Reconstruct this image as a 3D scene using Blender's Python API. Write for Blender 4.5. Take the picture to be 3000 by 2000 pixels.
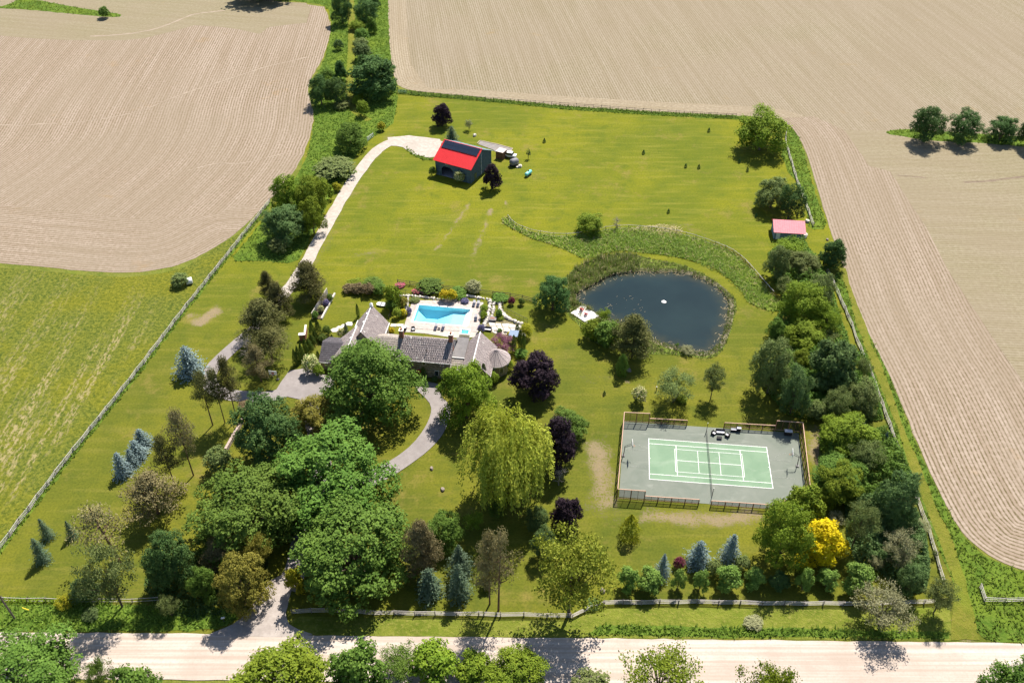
import bpy, math, random
import numpy as np
from mathutils import Vector, Matrix, noise as mnoise
from mathutils.geometry import delaunay_2d_cdt
for _o in list(bpy.data.objects): bpy.data.objects.remove(_o)
random.seed(7); RNG = np.random.default_rng(7)
SC = bpy.context.scene; COL = SC.collection
# ------------------------------------------------------------------ camera, sky, sun, exposure
CAM_H = 134.15; PITCH = 0.69556; FPX = 2650.0          # drone height (m), tilt below the horizon, focal length in photo pixels
cam = bpy.data.cameras.new('camera'); cam_o = bpy.data.objects.new('camera', cam); COL.objects.link(cam_o)
cam_o.location = (0, 0, CAM_H); cam_o.rotation_euler = (math.pi/2 - PITCH, 0, 0)
cam.sensor_width = 36; cam.lens = 36*FPX/3000; cam.clip_start = 1; cam.clip_end = 8000
SC.camera = cam_o
SUN_AZ = math.radians(23); SUN_EL = math.radians(56)
sunv = Vector((math.sin(SUN_AZ)*math.cos(SUN_EL), math.cos(SUN_AZ)*math.cos(SUN_EL), math.sin(SUN_EL)))
world = bpy.data.worlds.new('World'); SC.world = world; world.use_nodes = True
_nt = world.node_tree; _nt.nodes.clear()
_sky = _nt.nodes.new('ShaderNodeTexSky'); _sky.sky_type = 'NISHITA'; _sky.sun_disc = False
_sky.sun_elevation = SUN_EL; _sky.sun_rotation = SUN_AZ; _sky.air_density = 1.0; _sky.dust_density = 0.6; _sky.ozone_density = 1.0
_bg = _nt.nodes.new('ShaderNodeBackground'); _bg.inputs[1].default_value = 0.08
_wo = _nt.nodes.new('ShaderNodeOutputWorld'); _nt.links.new(_sky.outputs[0], _bg.inputs[0]); _nt.links.new(_bg.outputs[0], _wo.inputs[0])
sun = bpy.data.lights.new('sun', 'SUN'); sun.energy = 5.0; sun.angle = math.radians(0.55); sun.color = (1, 0.94, 0.84)
sun_o = bpy.data.objects.new('sun', sun); COL.objects.link(sun_o); sun_o.location = (60, 200, 200)
sun_o.rotation_euler = sunv.to_track_quat('Z', 'Y').to_euler()
SC.view_settings.view_transform = 'Standard'; SC.view_settings.look = 'None'; SC.view_settings.gamma = 1
SC.view_settings.exposure = 0.97; SC.view_settings.use_curve_mapping = False
SC.render.engine = 'CYCLES'; SC.cycles.max_bounces = 6; SC.cycles.diffuse_bounces = 2; SC.cycles.glossy_bounces = 2; SC.cycles.transmission_bounces = 4; SC.cycles.use_adaptive_sampling = True; SC.cycles.adaptive_threshold = 0.03; SC.cycles.caustics_reflective = False; SC.cycles.caustics_refractive = False; SC.cycles.transparent_max_bounces = 16
# ------------------------------------------------------------------ from survey pixels to metres on the ground
_C, _S = math.cos(PITCH), math.sin(PITCH)
VIEWS = dict(F=(0,0,1.27551), c1=(780,820,.35714), c2=(1780,1180,.28058), c3=(1200,260,.20408), c4=(1450,580,.38265), c5=(0,1350,.41455),
    c6=(780,1350,.42517), c7=(1700,1400,.55272), c8=(450,740,.42098), d1=(700,0,.31881), d2=(700,400,.28699), d3=(2100,250,.38265),
    d4=(2150,680,.49107), d5=(0,740,.48475), d6=(1150,850,.19133), d7=(920,880,.2551), d8=(0,0,.42517), e1=(1100,0,.42517),
    e2=(2000,0,.42517), e3=(2500,1000,.44643), e4=(2150,1350,.28694), e5=(980,850,.12752), s=(0,0,1.0))
def src(view, x, y):
    o = VIEWS[view]; return o[0] + x*o[2], o[1] + y*o[2]
def ground(u, v, z=0.0):
    a = (u - 1500)/FPX; b = (1000 - v)/FPX
    d = (a, _C + b*_S, -_S + b*_C); t = (z - CAM_H)/d[2]
    return (d[0]*t, d[1]*t, z)
def g(view, x, y, z=0.0): return ground(*src(view, x, y), z)
def gp(view, pts, z=0.0): return [g(view, x, y, z)[:2] for x, y in pts]
def project(P):
    P = np.asarray(P, float); x = P[:, 0]; y = P[:, 1]; z = P[:, 2] - CAM_H
    d = y*_C - z*_S
    return 1500 + FPX*x/d, 1000 - FPX*(y*_S + z*_C)/d, FPX/d
# ------------------------------------------------------------------ node helpers
def lin(r, g_, b):
    f = lambda c: (c/255/12.92 if c/255 <= .04045 else ((c/255 + .055)/1.055)**2.4)
    return (f(r), f(g_), f(b), 1)
def alb(r, g_, b, k=.52): c = lin(r, g_, b); return (c[0]*k, c[1]*k, c[2]*k, 1)
class NB:
    def __init__(s, name):
        s.m = bpy.data.materials.new(name); s.m.use_nodes = True; s.t = s.m.node_tree; s.t.nodes.clear()
        s.out = s.n('ShaderNodeOutputMaterial')
    def n(s, typ, **kw):
        nd = s.t.nodes.new(typ)
        for k, v in kw.items(): setattr(nd, k, v)
        return nd
    def put(s, sock, v):
        if v is None: return
        if hasattr(v, 'is_output'): s.t.links.new(v, sock)
        else: sock.default_value = v
    def math(s, op, a, b=None, c=None, clamp=False):
        nd = s.n('ShaderNodeMath', operation=op, use_clamp=clamp)
        for i, v in enumerate((a, b, c)): s.put(nd.inputs[i], v)
        return nd.outputs[0]
    def mix(s, f, a, b, mode='MIX'):
        nd = s.n('ShaderNodeMix', data_type='RGBA', blend_type=mode); nd.clamp_factor = True
        s.put(nd.inputs[0], f); s.put(nd.inputs[6], a); s.put(nd.inputs[7], b); return nd.outputs[2]
    def ramp(s, v, lo, hi, a=0.0, b=1.0):
        nd = s.n('ShaderNodeMapRange', interpolation_type='SMOOTHSTEP')
        for i, x in enumerate((v, lo, hi, a, b)): s.put(nd.inputs[i], x)
        return nd.outputs[0]
    def pos(s, scale=(1, 1, 1), rot=0.0, kind='world'):
        if kind == 'world': o = s.n('ShaderNodeNewGeometry').outputs['Position']
        else: o = s.n('ShaderNodeTexCoord').outputs['Object']
        mp = s.n('ShaderNodeMapping', vector_type='TEXTURE' if False else 'POINT'); s.put(mp.inputs['Vector'], o)
        mp.inputs['Rotation'].default_value = (0, 0, rot); mp.inputs['Scale'].default_value = scale
        return mp.outputs[0]
    def noise(s, scale, vec=None, detail=3, rough=.55, dist=0):
        nd = s.n('ShaderNodeTexNoise'); nd.inputs['Scale'].default_value = scale; nd.inputs['Detail'].default_value = detail
        nd.inputs['Roughness'].default_value = rough; nd.inputs['Distortion'].default_value = dist
        if vec is None: vec = s.pos()
        s.put(nd.inputs['Vector'], vec); return nd.outputs[0]
    def attr(s, name): return s.n('ShaderNodeAttribute', attribute_name=name).outputs['Fac']
    def bump(s, h, strength=.5, dist=.1):
        b = s.n('ShaderNodeBump'); b.inputs['Strength'].default_value = strength; b.inputs['Distance'].default_value = dist
        s.put(b.inputs['Height'], h); return b.outputs[0]
    def bsdf(s, col, rough=.85, spec=.2, metal=0, normal=None, **kw):
        p = s.n('ShaderNodeBsdfPrincipled'); s.put(p.inputs['Base Color'], col); s.put(p.inputs['Roughness'], rough)
        s.put(p.inputs['Specular IOR Level'], spec); s.put(p.inputs['Metallic'], metal)
        if normal is not None: s.put(p.inputs['Normal'], normal)
        for k, v in kw.items(): s.put(p.inputs[k], v)
        return p.outputs[0]
    def done(s, sh): s.t.links.new(sh, s.out.inputs[0]); return s.m
MATS = {}
def plain(name, c, rough=.8, spec=.25, metal=0, var=.18, scale=3.0, kind='obj', bump=0):
    if name in MATS: return MATS[name]
    b = NB(name); v = b.pos(kind='world' if kind == 'world' else 'obj'); nz = b.noise(scale, v, 4, .6)
    dk = tuple(x*(1 - var) for x in c[:3]) + (1,); lt = tuple(min(1, x*(1 + var)) for x in c[:3]) + (1,)
    col = b.mix(b.ramp(nz, .3, .7), dk, lt)
    MATS[name] = b.done(b.bsdf(col, rough, spec, metal, b.bump(nz, bump, .05) if bump else None)); return MATS[name]
# ------------------------------------------------------------------ object helpers
def tag(o, label=None, cat=None, group=None, kind=None):
    if label: o['label'] = label
    if cat: o['category'] = cat
    if group: o['group'] = group
    if kind: o['kind'] = kind
    return o
def empty(name, loc=(0, 0, 0), rz=0.0):
    o = bpy.data.objects.new(name, None); COL.objects.link(o); o.location = loc; o.rotation_euler = (0, 0, rz); o.empty_display_size = .5; return o
def link(name, mesh, parent=None, loc=None, rot=None, scale=None, mat=None):
    o = bpy.data.objects.new(name, mesh); COL.objects.link(o)
    if parent is not None: o.parent = parent
    if loc is not None: o.location = loc
    if rot is not None: o.rotation_euler = rot
    if scale is not None: o.scale = scale
    if mat is not None:
        if not mesh.materials: mesh.materials.append(None)
        o.material_slots[0].link = 'OBJECT'; o.material_slots[0].material = mat
    return o
def mesh_np(name, V, F, mat=None, smooth=False):
    V = np.asarray(V, np.float32); me = bpy.data.meshes.new(name)
    F = [tuple(f) for f in F] if not isinstance(F, np.ndarray) else F
    if isinstance(F, np.ndarray):
        nf, k = F.shape; me.vertices.add(len(V)); me.vertices.foreach_set('co', V.ravel())
        me.loops.add(nf*k); me.loops.foreach_set('vertex_index', F.astype(np.int32).ravel())
        me.polygons.add(nf); me.polygons.foreach_set('loop_start', np.arange(0, nf*k, k, dtype=np.int32))
        me.update(calc_edges=True)
    else: me.from_pydata([tuple(map(float, v)) for v in V], [], F)
    if mat: me.materials.append(mat)
    if smooth: me.polygons.foreach_set('use_smooth', [True]*len(me.polygons))
    me.validate(); me.update(); return me
class MB:
    """collects simple solids, then becomes ONE mesh object"""
    def __init__(s): s.v = []; s.f = []
    def add(s, V, F):
        n = len(s.v); s.v += [tuple(v) for v in V]; s.f += [tuple(i + n for i in f) for f in F]; return s
    def box(s, x0, x1, y0, y1, z0, z1):
        return s.add([(x0,y0,z0),(x1,y0,z0),(x1,y1,z0),(x0,y1,z0),(x0,y0,z1),(x1,y0,z1),(x1,y1,z1),(x0,y1,z1)],
                     [(0,3,2,1),(4,5,6,7),(0,1,5,4),(1,2,6,5),(2,3,7,6),(3,0,4,7)])
    def tube(s, path, radii, n=6, cap=True):
        P = [Vector(p) for p in path]; k = len(P)
        if not hasattr(radii, '__len__'): radii = [radii]*k
        b = len(s.v)
        for i, p in enumerate(P):
            d = (P[min(i+1, k-1)] - P[max(i-1, 0)]).normalized()
            a = d.cross(Vector((0, 0, 1)) if abs(d.z) < .9 else Vector((1, 0, 0))).normalized(); c = d.cross(a)
            for j in range(n):
                t = 2*math.pi*j/n; s.v.append(tuple(p + radii[i]*(math.cos(t)*a + math.sin(t)*c)))
        for i in range(k-1):
            for j in range(n): s.f.append((b+i*n+j, b+i*n+(j+1) % n, b+(i+1)*n+(j+1) % n, b+(i+1)*n+j))
        if cap: s.f.append(tuple(b+j for j in range(n))[::-1]); s.f.append(tuple(b+(k-1)*n+j for j in range(n)))
        return s
    def lathe(s, prof, n=12, c=(0, 0, 0)):
        b = len(s.v)
        for r, z in prof:
            for j in range(n):
                t = 2*math.pi*j/n; s.v.append((c[0]+r*math.cos(t), c[1]+r*math.sin(t), c[2]+z))
        k = len(prof)
        for i in range(k-1):
            for j in range(n): s.f.append((b+i*n+j, b+i*n+(j+1) % n, b+(i+1)*n+(j+1) % n, b+(i+1)*n+j))
        s.f.append(tuple(b+j for j in range(n))[::-1]); s.f.append(tuple(b+(k-1)*n+j for j in range(n))); return s
    def prism(s, poly, z0, z1):
        n = len(poly); a = sum(poly[i][0]*poly[(i+1) % n][1]-poly[(i+1) % n][0]*poly[i][1] for i in range(n))
        if a < 0: poly = poly[::-1]
        return s.add([(x, y, z0) for x, y in poly] + [(x, y, z1) for x, y in poly],
                     [tuple(range(n))[::-1], tuple(range(n, 2*n))] + [(i, (i+1) % n, n+(i+1) % n, n+i) for i in range(n)])
    def slab(s, quad, t):
        """a quad in space thickened by t downwards along its normal"""
        q = [Vector(p) for p in quad]; nn = (q[1]-q[0]).cross(q[2]-q[0]).normalized()
        if nn.z < 0: nn = -nn
        lo = [p - nn*t for p in q]; k = len(q)
        return s.add(q + lo, [tuple(range(k)), tuple(range(k, 2*k))[::-1]] + [(i, k+i, k+(i+1) % k, (i+1) % k) for i in range(k)])
    def mesh(s, name, mat=None, smooth=False): return mesh_np(name, s.v, s.f, mat, smooth)
    def build(s, name, mat, parent=None, smooth=False, loc=None, rot=None):
        return link(name, s.mesh(name, mat, smooth), parent, loc, rot)
UNIT_BOX = {}
def bar(name, p, q, w, h, mat, parent=None):
    """a squared beam from p to q sharing one unit mesh"""
    if mat.name not in UNIT_BOX: UNIT_BOX[mat.name] = MB().box(0, 1, -.5, .5, -.5, .5).mesh('beam_'+mat.name, mat)
    p = Vector(p); q = Vector(q); d = q - p
    o = link(name, UNIT_BOX[mat.name], parent, p); o.rotation_euler = d.to_track_quat('X', 'Z').to_euler(); o.scale = (d.length, w, h); return o
ROUND = {}
def pole(name, p, q, r, mat, parent=None):
    if mat.name not in ROUND: ROUND[mat.name] = MB().tube([(0,0,0),(1,0,0)], [1, .9], 7).mesh('pole_'+mat.name, mat)
    p = Vector(p); q = Vector(q); d = q - p
    o = link(name, ROUND[mat.name], parent, p); o.rotation_euler = d.to_track_quat('X', 'Z').to_euler(); o.scale = (d.length, r, r); return o
def densify(poly, step, closed=True):
    out = []; n = len(poly)
    for i in range(n if closed else n-1):
        a, b = poly[i], poly[(i+1) % n]; L = math.hypot(b[0]-a[0], b[1]-a[1]); k = max(1, int(L/step))
        out += [(a[0]+(b[0]-a[0])*j/k, a[1]+(b[1]-a[1])*j/k) for j in range(k)]
    if not closed: out.append(tuple(poly[-1]))
    return out
def smooth_line(pts, it=2, closed=False):
    for _ in range(it):
        o = [] if closed else [pts[0]]; n = len(pts)
        for i in range(n if closed else n-1):
            a, b = pts[i], pts[(i+1) % n]
            o += [(a[0]*.75+b[0]*.25, a[1]*.75+b[1]*.25), (a[0]*.25+b[0]*.75, a[1]*.25+b[1]*.75)]
        if not closed: o.append(pts[-1])
        pts = o
    return pts
def inside(P, poly):
    x, y = P[:, 0], P[:, 1]; r = np.zeros(len(P), bool); n = len(poly); j = n-1
    for i in range(n):
        xi, yi = poly[i]; xj, yj = poly[j]
        c = ((yi > y) != (yj > y))
        with np.errstate(divide='ignore', invalid='ignore'): r ^= c & (x < (xj-xi)*(y-yi)/((yj-yi) if yj != yi else 1e-9)+xi)
        j = i
    return r
def dist_line(P, line):
    best = np.full(len(P), 1e9)
    for a, b in zip(line[:-1], line[1:]):
        a = np.array(a); b = np.array(b); d = b-a; t = np.clip(((P-a)@d)/max(d@d, 1e-9), 0, 1)
        best = np.minimum(best, np.hypot(*(P-(a+t[:, None]*d)).T))
    return best
def ragged(poly, step, amp, freq=.5, closed=True):
    poly = densify(poly, step, closed); out = []; n = len(poly)
    for i, (x, y) in enumerate(poly):
        if not closed and i in (0, n-1): out.append((x, y)); continue
        a = poly[i-1]; b = poly[(i+1) % n]; dx, dy = b[0]-a[0], b[1]-a[1]; L = math.hypot(dx, dy) or 1
        k = amp*(mnoise.noise((x*freq, y*freq, 3.1)) + .6*mnoise.noise((x*freq*3, y*freq*3, 9.7)))
        out.append((x - dy/L*k, y + dx/L*k))
    return out
def sheet(name, poly, z, mat, step=None, holes=(), attrs=None, zfun=None, parent=None):
    loops = [poly] + list(holes); vs = []; ed = []
    for lp in loops:
        b = len(vs); vs += [Vector(p) for p in lp]; ed += [(b+i, b+(i+1) % len(lp)) for i in range(len(lp))]
    if step:
        A = np.array(poly); x0, y0 = A.min(0); x1, y1 = A.max(0)
        gx, gy = np.meshgrid(np.arange(x0, x1, step), np.arange(y0, y1, step)); Q = np.c_[gx.ravel(), gy.ravel()]
        Q = Q + RNG.uniform(-.3, .3, Q.shape)*step; keep = inside(Q, poly)
        for h in holes: keep &= ~inside(Q, h)
        Q = Q[keep]
        if len(Q):
            keep = np.ones(len(Q), bool)
            for lp in loops: keep &= dist_line(Q, list(lp)+[lp[0]]) > step*.3
            vs += [Vector(q) for q in Q[keep]]
    r = delaunay_2d_cdt(vs, ed, [], 0, 1e-5)
    V = np.array([(v.x, v.y) for v in r[0]]); T = np.array([f for f in r[2] if len(f) == 3])
    c = V[T].mean(1); k = inside(c, poly)
    for h in holes: k &= ~inside(c, h)
    T = T[k]
    used = np.unique(T); mp = np.full(len(V), -1); mp[used] = np.arange(len(used)); V = V[used]; T = mp[T]
    e1 = V[T[:, 1]]-V[T[:, 0]]; e2 = V[T[:, 2]]-V[T[:, 0]]; fl = (e1[:, 0]*e2[:, 1]-e1[:, 1]*e2[:, 0]) < 0
    T[fl] = T[fl][:, ::-1]
    zz = np.full(len(V), z) if zfun is None else zfun(V)
    me = mesh_np(name, np.c_[V, zz], T, mat)
    for an, fn in (attrs or {}).items():
        a = me.attributes.new(an, 'FLOAT', 'POINT'); a.data.foreach_set('value', np.asarray(fn(V), np.float32))
    o = link(name, me, parent)
    if parent is None: tag(o, kind='structure')
    return o
def strip_poly(line, w0, w1=None):
    """a path as a polygon around a centre line, widths in metres"""
    n = len(line); L = []; R = []
    for i, p in enumerate(line):
        a = line[max(i-1, 0)]; b = line[min(i+1, n-1)]; dx, dy = b[0]-a[0], b[1]-a[1]; l = math.hypot(dx, dy) or 1
        w = (w0 if w1 is None else w0+(w1-w0)*i/(n-1))/2
        L.append((p[0]-dy/l*w, p[1]+dx/l*w)); R.append((p[0]+dy/l*w, p[1]-dx/l*w))
    return L + R[::-1]
# ------------------------------------------------------------------ ground materials
def m_lawn():
    b = NB('mown_lawn'); big = b.noise(.03, None, 3, .65); mid = b.noise(.2, None, 4, .7)
    mow = b.noise(.6, b.pos((.10, 1.0, 1), .12), 3, .65); fine = b.noise(2.4, None, 2, .7); far = b.attr('far')
    c = b.mix(b.ramp(big, .36, .64), b.mix(far, lin(94,100,32), lin(104,111,28)), b.mix(far, lin(117,115,34), lin(126,125,28)))
    c = b.mix(b.ramp(mid, .44, .70, 0, .6), c, b.mix(far, lin(78,90,30), lin(88,102,28)))
    c = b.mix(b.ramp(mow, .46, .74, 0, .6), c, b.mix(far, lin(126,120,50), lin(140,134,52)))
    d = b.attr('dry'); sp = b.math('ADD', d, b.math('MULTIPLY', b.math('SUBTRACT', b.math('ADD', b.math('MULTIPLY', fine, .75), b.math('MULTIPLY', mid, .6)), .68), b.math('MULTIPLY', d, 3.8)))
    c = b.mix(b.ramp(b.noise(.085, None, 4, .78), .54, .74, 0, .65), c, lin(142,124,66))
    c = b.mix(b.ramp(sp, .38, 1.05, 0, .85), c, b.mix(fine, alb(190,160,112), alb(226,198,170)))
    c = b.mix(b.ramp(fine, .35, .72, .0, .45), c, lin(64,72,22)); c = b.mix(1.0, c, (.78,.80,.86,1), 'MULTIPLY')
    return b.done(b.bsdf(c, .95, .08, normal=b.bump(fine, .4, .12)))
def m_wild(name, c1, c2, c3, s=1.0):
    b = NB(name); n1 = b.noise(.25*s, None, 4, .65, .6); n2 = b.noise(1.6*s, None, 4, .7); n3 = b.noise(.06, None, 3)
    c = b.mix(b.ramp(n1, .35, .65), c1, c2); c = b.mix(b.ramp(n2, .45, .75, 0, .7), c, c3); c = b.mix(b.ramp(n3, .5, .7, 0, .5), c, lin(102,116,34))
    return b.done(b.bsdf(c, .95, .08, normal=b.bump(n2, .8, .4)))
def m_meadow():
    b = NB('hay_meadow'); n2 = b.noise(1.3, None, 4, .8, .4); n3 = b.noise(.045, None, 4, .7); n4 = b.noise(.35, None, 3, .7)
    rows = b.noise(.32, b.pos((1.0, .03, 1), .20), 3, .65); st = b.noise(1.5, b.pos((1.0, .35, 1), .20), 3, .7)
    c = b.mix(b.ramp(n2, .36, .64), lin(62,76,25), lin(108,110,42)); c = b.mix(b.ramp(n3, .42, .62, 0, .7), c, b.mix(b.ramp(n2, .35, .65), lin(86,90,22), lin(116,113,32)))
    k = b.math('MULTIPLY', b.ramp(rows, .45, .62), b.ramp(st, .46, .60)); msk = b.attr('hay')
    c = b.mix(b.math('MULTIPLY', k, b.math('MULTIPLY', msk, .85)), c, alb(196,178,130)); c = b.mix(b.ramp(n4, .62, .72, 0, .75), c, lin(46,68,28))
    return b.done(b.bsdf(c, .95, .08, normal=b.bump(n2, .9, .35)))
def m_field(name, spacing=.9, contrast=.95, green=.0, soil=((196,175,154),(218,198,180))):
    b = NB(name); k = .46; row = b.attr('row'); n2 = b.noise(1.0, None, 4, .8); n3 = b.noise(.014, None, 4, .7); sep = b.n('ShaderNodeSeparateXYZ'); b.put(sep.inputs[0], b.n('ShaderNodeNewGeometry').outputs['Position'])
    cx = b.n('ShaderNodeCombineXYZ'); b.put(cx.inputs[0], b.math('MULTIPLY', row, .55)); b.put(cx.inputs[1], b.math('MULTIPLY', sep.outputs[1], .02)); b.put(cx.inputs[2], b.math('MULTIPLY', sep.outputs[0], .02)); nr = b.noise(1.0, cx.outputs[0], 4, .7)
    fr = b.math('FRACT', b.math('ADD', b.math('DIVIDE', row, spacing), b.math('MULTIPLY', b.noise(.35, None, 2), .22))); tri = b.math('MULTIPLY', b.math('ABSOLUTE', b.math('SUBTRACT', fr, .5)), 2.0)
    ln = b.math('MULTIPLY', b.math('MULTIPLY', b.ramp(tri, .44, .82), b.ramp(n3, .34, .64, 1.0, .45)), b.math('MULTIPLY', b.ramp(n2, .30, .62, .3, 1), contrast), clamp=True)
    c = b.mix(b.ramp(nr, .34, .66), alb(*soil[0], k), alb(*soil[1], k)); c = b.mix(b.ramp(n2, .35, .72, 0, .7), c, alb(170,148,128, k)); c = b.mix(b.ramp(n2, .62, .76, 0, .6), c, alb(236,220,204, k))
    c = b.mix(b.ramp(b.noise(.045, None, 4, .8), .62, .74, 0, .5), c, alb(204,166,116, k))
    c = b.mix(b.ramp(n3, .40, .62, 0, .45), c, alb(176,160,136, k))
    crop = b.mix(n2, alb(136,118,84, k), alb(116,110,70, k)); c = b.mix(ln, c, crop)
    if green: c = b.mix(b.ramp(n3, .3, .62, green, green*.4), c, alb(164,160,118, k))
    return b.done(b.bsdf(c, .95, .05))
def m_road(name, c1, c2, c3, stretch=(.05, 1.2, 1), rot=0.0, f=1.0):
    b = NB(name); s1 = b.noise(.8*f, b.pos(stretch, rot), 5, .65); s2 = b.noise(2.5*f, None, 4, .7); s3 = b.noise(.12, None, 3)
    c = b.mix(b.ramp(s1, .35, .68), c1, c2); c = b.mix(b.ramp(s2, .4, .8, 0, .5), c, c3); c = b.mix(b.ramp(s3, .45, .7, 0, .4), c, c3)
    return b.done(b.bsdf(c, .92, .1, normal=b.bump(s2, .3, .05)))
LAWN = m_lawn(); WILD = m_wild('rough_grass', lin(66,90,28), lin(88,108,36), lin(104,118,50)); MEADOW = m_meadow()
WILD2 = m_wild('pond_sedge', lin(80,100,32), lin(106,120,48), lin(140,134,84)); VERGE = m_wild('roadside_grass', lin(84,96,30), lin(106,112,42), lin(132,126,66))
MOWN = m_wild('mown_track_grass', lin(92,98,32), lin(108,108,40), lin(122,114,56), 1.5)
FIELD = m_field('row_crop_soil'); FIELD_T = m_field('row_crop_soil_far', .9, .9, .3, ((192,174,152),(212,195,176))); FIELD_R = m_field('row_crop_soil_wide', .86, 1.0); FIELD_G = m_field('row_crop_soil_green', .9, .75, .4, ((192,176,148),(208,192,168)))
FIELD_H = m_field('headland_soil', .86, .6, .12, ((204,186,158),(220,203,178)))
ROAD = m_road('limestone_road', alb(218,198,182), alb(248,234,222), alb(198,180,164), (.02, 1.5, 1), .012)
GRAVEL = m_road('pale_gravel', alb(212,200,188), alb(236,224,212), alb(190,178,164), (1, 1, 1))
ASPHALT = m_road('weathered_asphalt', alb(174,165,162), alb(190,181,178), alb(158,150,147), (1, 1, 1), 0, .5)
CONCRETE = m_road('concrete', alb(168,160,156), alb(186,178,172), alb(150,144,140), (1, 1, 1))
# ------------------------------------------------------------------ the large ground
E_ = 2500.0
pond_water = smooth_line(gp('c4', [(600,740),(640,708),(700,680),(770,640),(830,603),(900,577),(1000,560),(1100,550),(1200,558),(1300,555),(1400,560),(1500,577),(1600,612),(1680,655),(1740,700),(1785,750),(1805,800),(1800,880),(1785,960),(1765,1030),(1738,1095),(1700,1150),(1640,1188),(1570,1193),(1500,1172),(1400,1150),(1300,1122),(1220,1088),(1150,1040),(1060,975),(960,952),(880,935),(790,900),(700,850),(620,815),(598,780)]), 2, True)
def grow(poly, d):
    """offset a closed outline outwards by d metres"""
    n = len(poly); ar = sum(poly[i][0]*poly[(i+1) % n][1]-poly[(i+1) % n][0]*poly[i][1] for i in range(n)); sg = 1 if ar > 0 else -1; o = []
    for i, p in enumerate(poly):
        a = poly[i-1]; b = poly[(i+1) % n]; dx, dy = b[0]-a[0], b[1]-a[1]; L = math.hypot(dx, dy) or 1
        o.append((p[0]+sg*dy/L*d, p[1]-sg*dx/L*d))
    return o
pond_hole = grow(pond_water, .9)
POOL_A = math.radians(-8.2); PO = Vector((-23.5, 168.1))        # pool corner nearest the house, left
def pool(x, y): return (PO.x + x*math.cos(POOL_A) - y*math.sin(POOL_A), PO.y + x*math.sin(POOL_A) + y*math.cos(POOL_A))
PLX, PLY = 12.7, 6.45
pool_hole = [pool(0, 0), pool(PLX, 0), pool(PLX, PLY), pool(0, PLY)]
GB = m_wild('countryside_grass', lin(84,96,34), lin(104,108,44), lin(122,116,62))
sheet('ground', [(-E_, -600), (E_, -600), (E_, E_+1500), (-E_, E_+1500)], 0, GB, None, [pond_hole, pool_hole])
lawn_poly = gp('F', [(-90,1378),(0,1262),(300,880),(522,594),(600,505),(690,390),(722,262),(740,148),(745,20),(755,-40),(890,-40),(893,100),(905,180),(915,208),(1100,221),(1500,255),(1720,266),(1800,283),(1840,340),(1870,420),(1900,510),(1930,600),(1950,680),(1990,760),(2020,840),(2070,940),(2110,1040),(2150,1130),(2200,1220),(2290,1300),(2440,1340),(2440,1484),(2200,1476),(1300,1466),(700,1460),(560,1457),(0,1455),(-90,1455)])
DRY = [([(1372,1030),(1380,1090),(1390,1150)],3.0,.95),([(1490,1183),(1600,1190),(1740,1187)],2.2,.95),([(1420,1195),(1500,1200)],1.6,.5),([(458,742),(478,730),(490,716)],2.2,1.2),
  ([(1078,470),(1035,530),(1000,575)],.8,.85),([(1128,480),(1108,540),(1085,588)],.8,.95),([(1160,450),(1158,500)],.5,.9),([(800,586),(870,577)],2.4,.55),([(780,640),(850,600)],2,.35),
  ([(1330,862),(1420,868)],1.5,.4),([(1280,880),(1380,879),(1440,876),(1490,889)],.35,1.0),([(1430,1392),(1700,1395)],1.2,.3),([(940,705),(985,735)],.7,.5),([(1300,800),(1400,870)],3,.25),
  ([(1260,700),(1330,790)],2,.25),([(1560,520),(1620,540),(1660,560)],1.5,.5),([(1520,520),(1590,515)],1.2,.6),([(1330,400),(1530,410)],.6,.3),([(1530,310),(1535,400)],.6,.3),([(1335,300),(1325,410)],.5,.3),
  ([(1350,1160),(1400,1180)],2,.5),([(1000,1420),(1350,1440)],1.5,.45),([(1400,1290),(1420,1200)],1.5,.25),([(2205,1430),(2222,1470)],1.6,1.0),([(1870,990),(1878,1060)],2.2,1.0),([(500,700),(500,690)],2.0,.4),
  ([(60,1330),(160,1250)],4,.12),([(905,300),(880,330),(845,380),(800,450),(745,560),(690,660)],2.6,.5),([(990,400),(1020,480)],1.5,.25)]
DRYW = [(gp('F', l), w, s) for l, w, s in DRY]
def f_dry(V):
    r = np.zeros(len(V))
    nz = np.array([1 + .75*mnoise.noise((x*.33, y*.33, 2.2)) + .45*mnoise.noise((x*.9, y*.9, 7.7)) for x, y in V])
    for l, w, s in DRYW: r = np.maximum(r, s*np.clip(1.15-dist_line(V, l)*nz/(w*1.3), 0, 1))
    return r
sheet('lawn', ragged(lawn_poly, 3, .25), .012, LAWN, 1.35, [pond_hole, pool_hole], {'dry': f_dry, 'far': lambda V: np.clip((V[:, 1]-150)/50, 0, 1)})
LF = gp('F', [(-90,1378),(0,1262),(150,1063),(300,876),(430,705),(520,592),(620,465)])     # line of the long rail fence
mead = gp('F', [(-90,1376),(0,1260),(300,874),(520,590),(560,530),(470,585),(430,612),(370,628),(290,637),(200,632),(100,622),(0,615),(-200,600),(-500,600),(-500,1380)])
def f_hay(V):
    u = np.c_[V, np.zeros(len(V))]; pu, pv, _ = project(u); pu /= 1.27551; pv /= 1.27551
    return np.clip(1.4-((pu-150)/260)**2-((pv-960)/330)**2, 0, 1)*(dist_line(V, LF) > 5)
sheet('meadow', mead, .02, MEADOW, 3, (), {'hay': f_hay})
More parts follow.
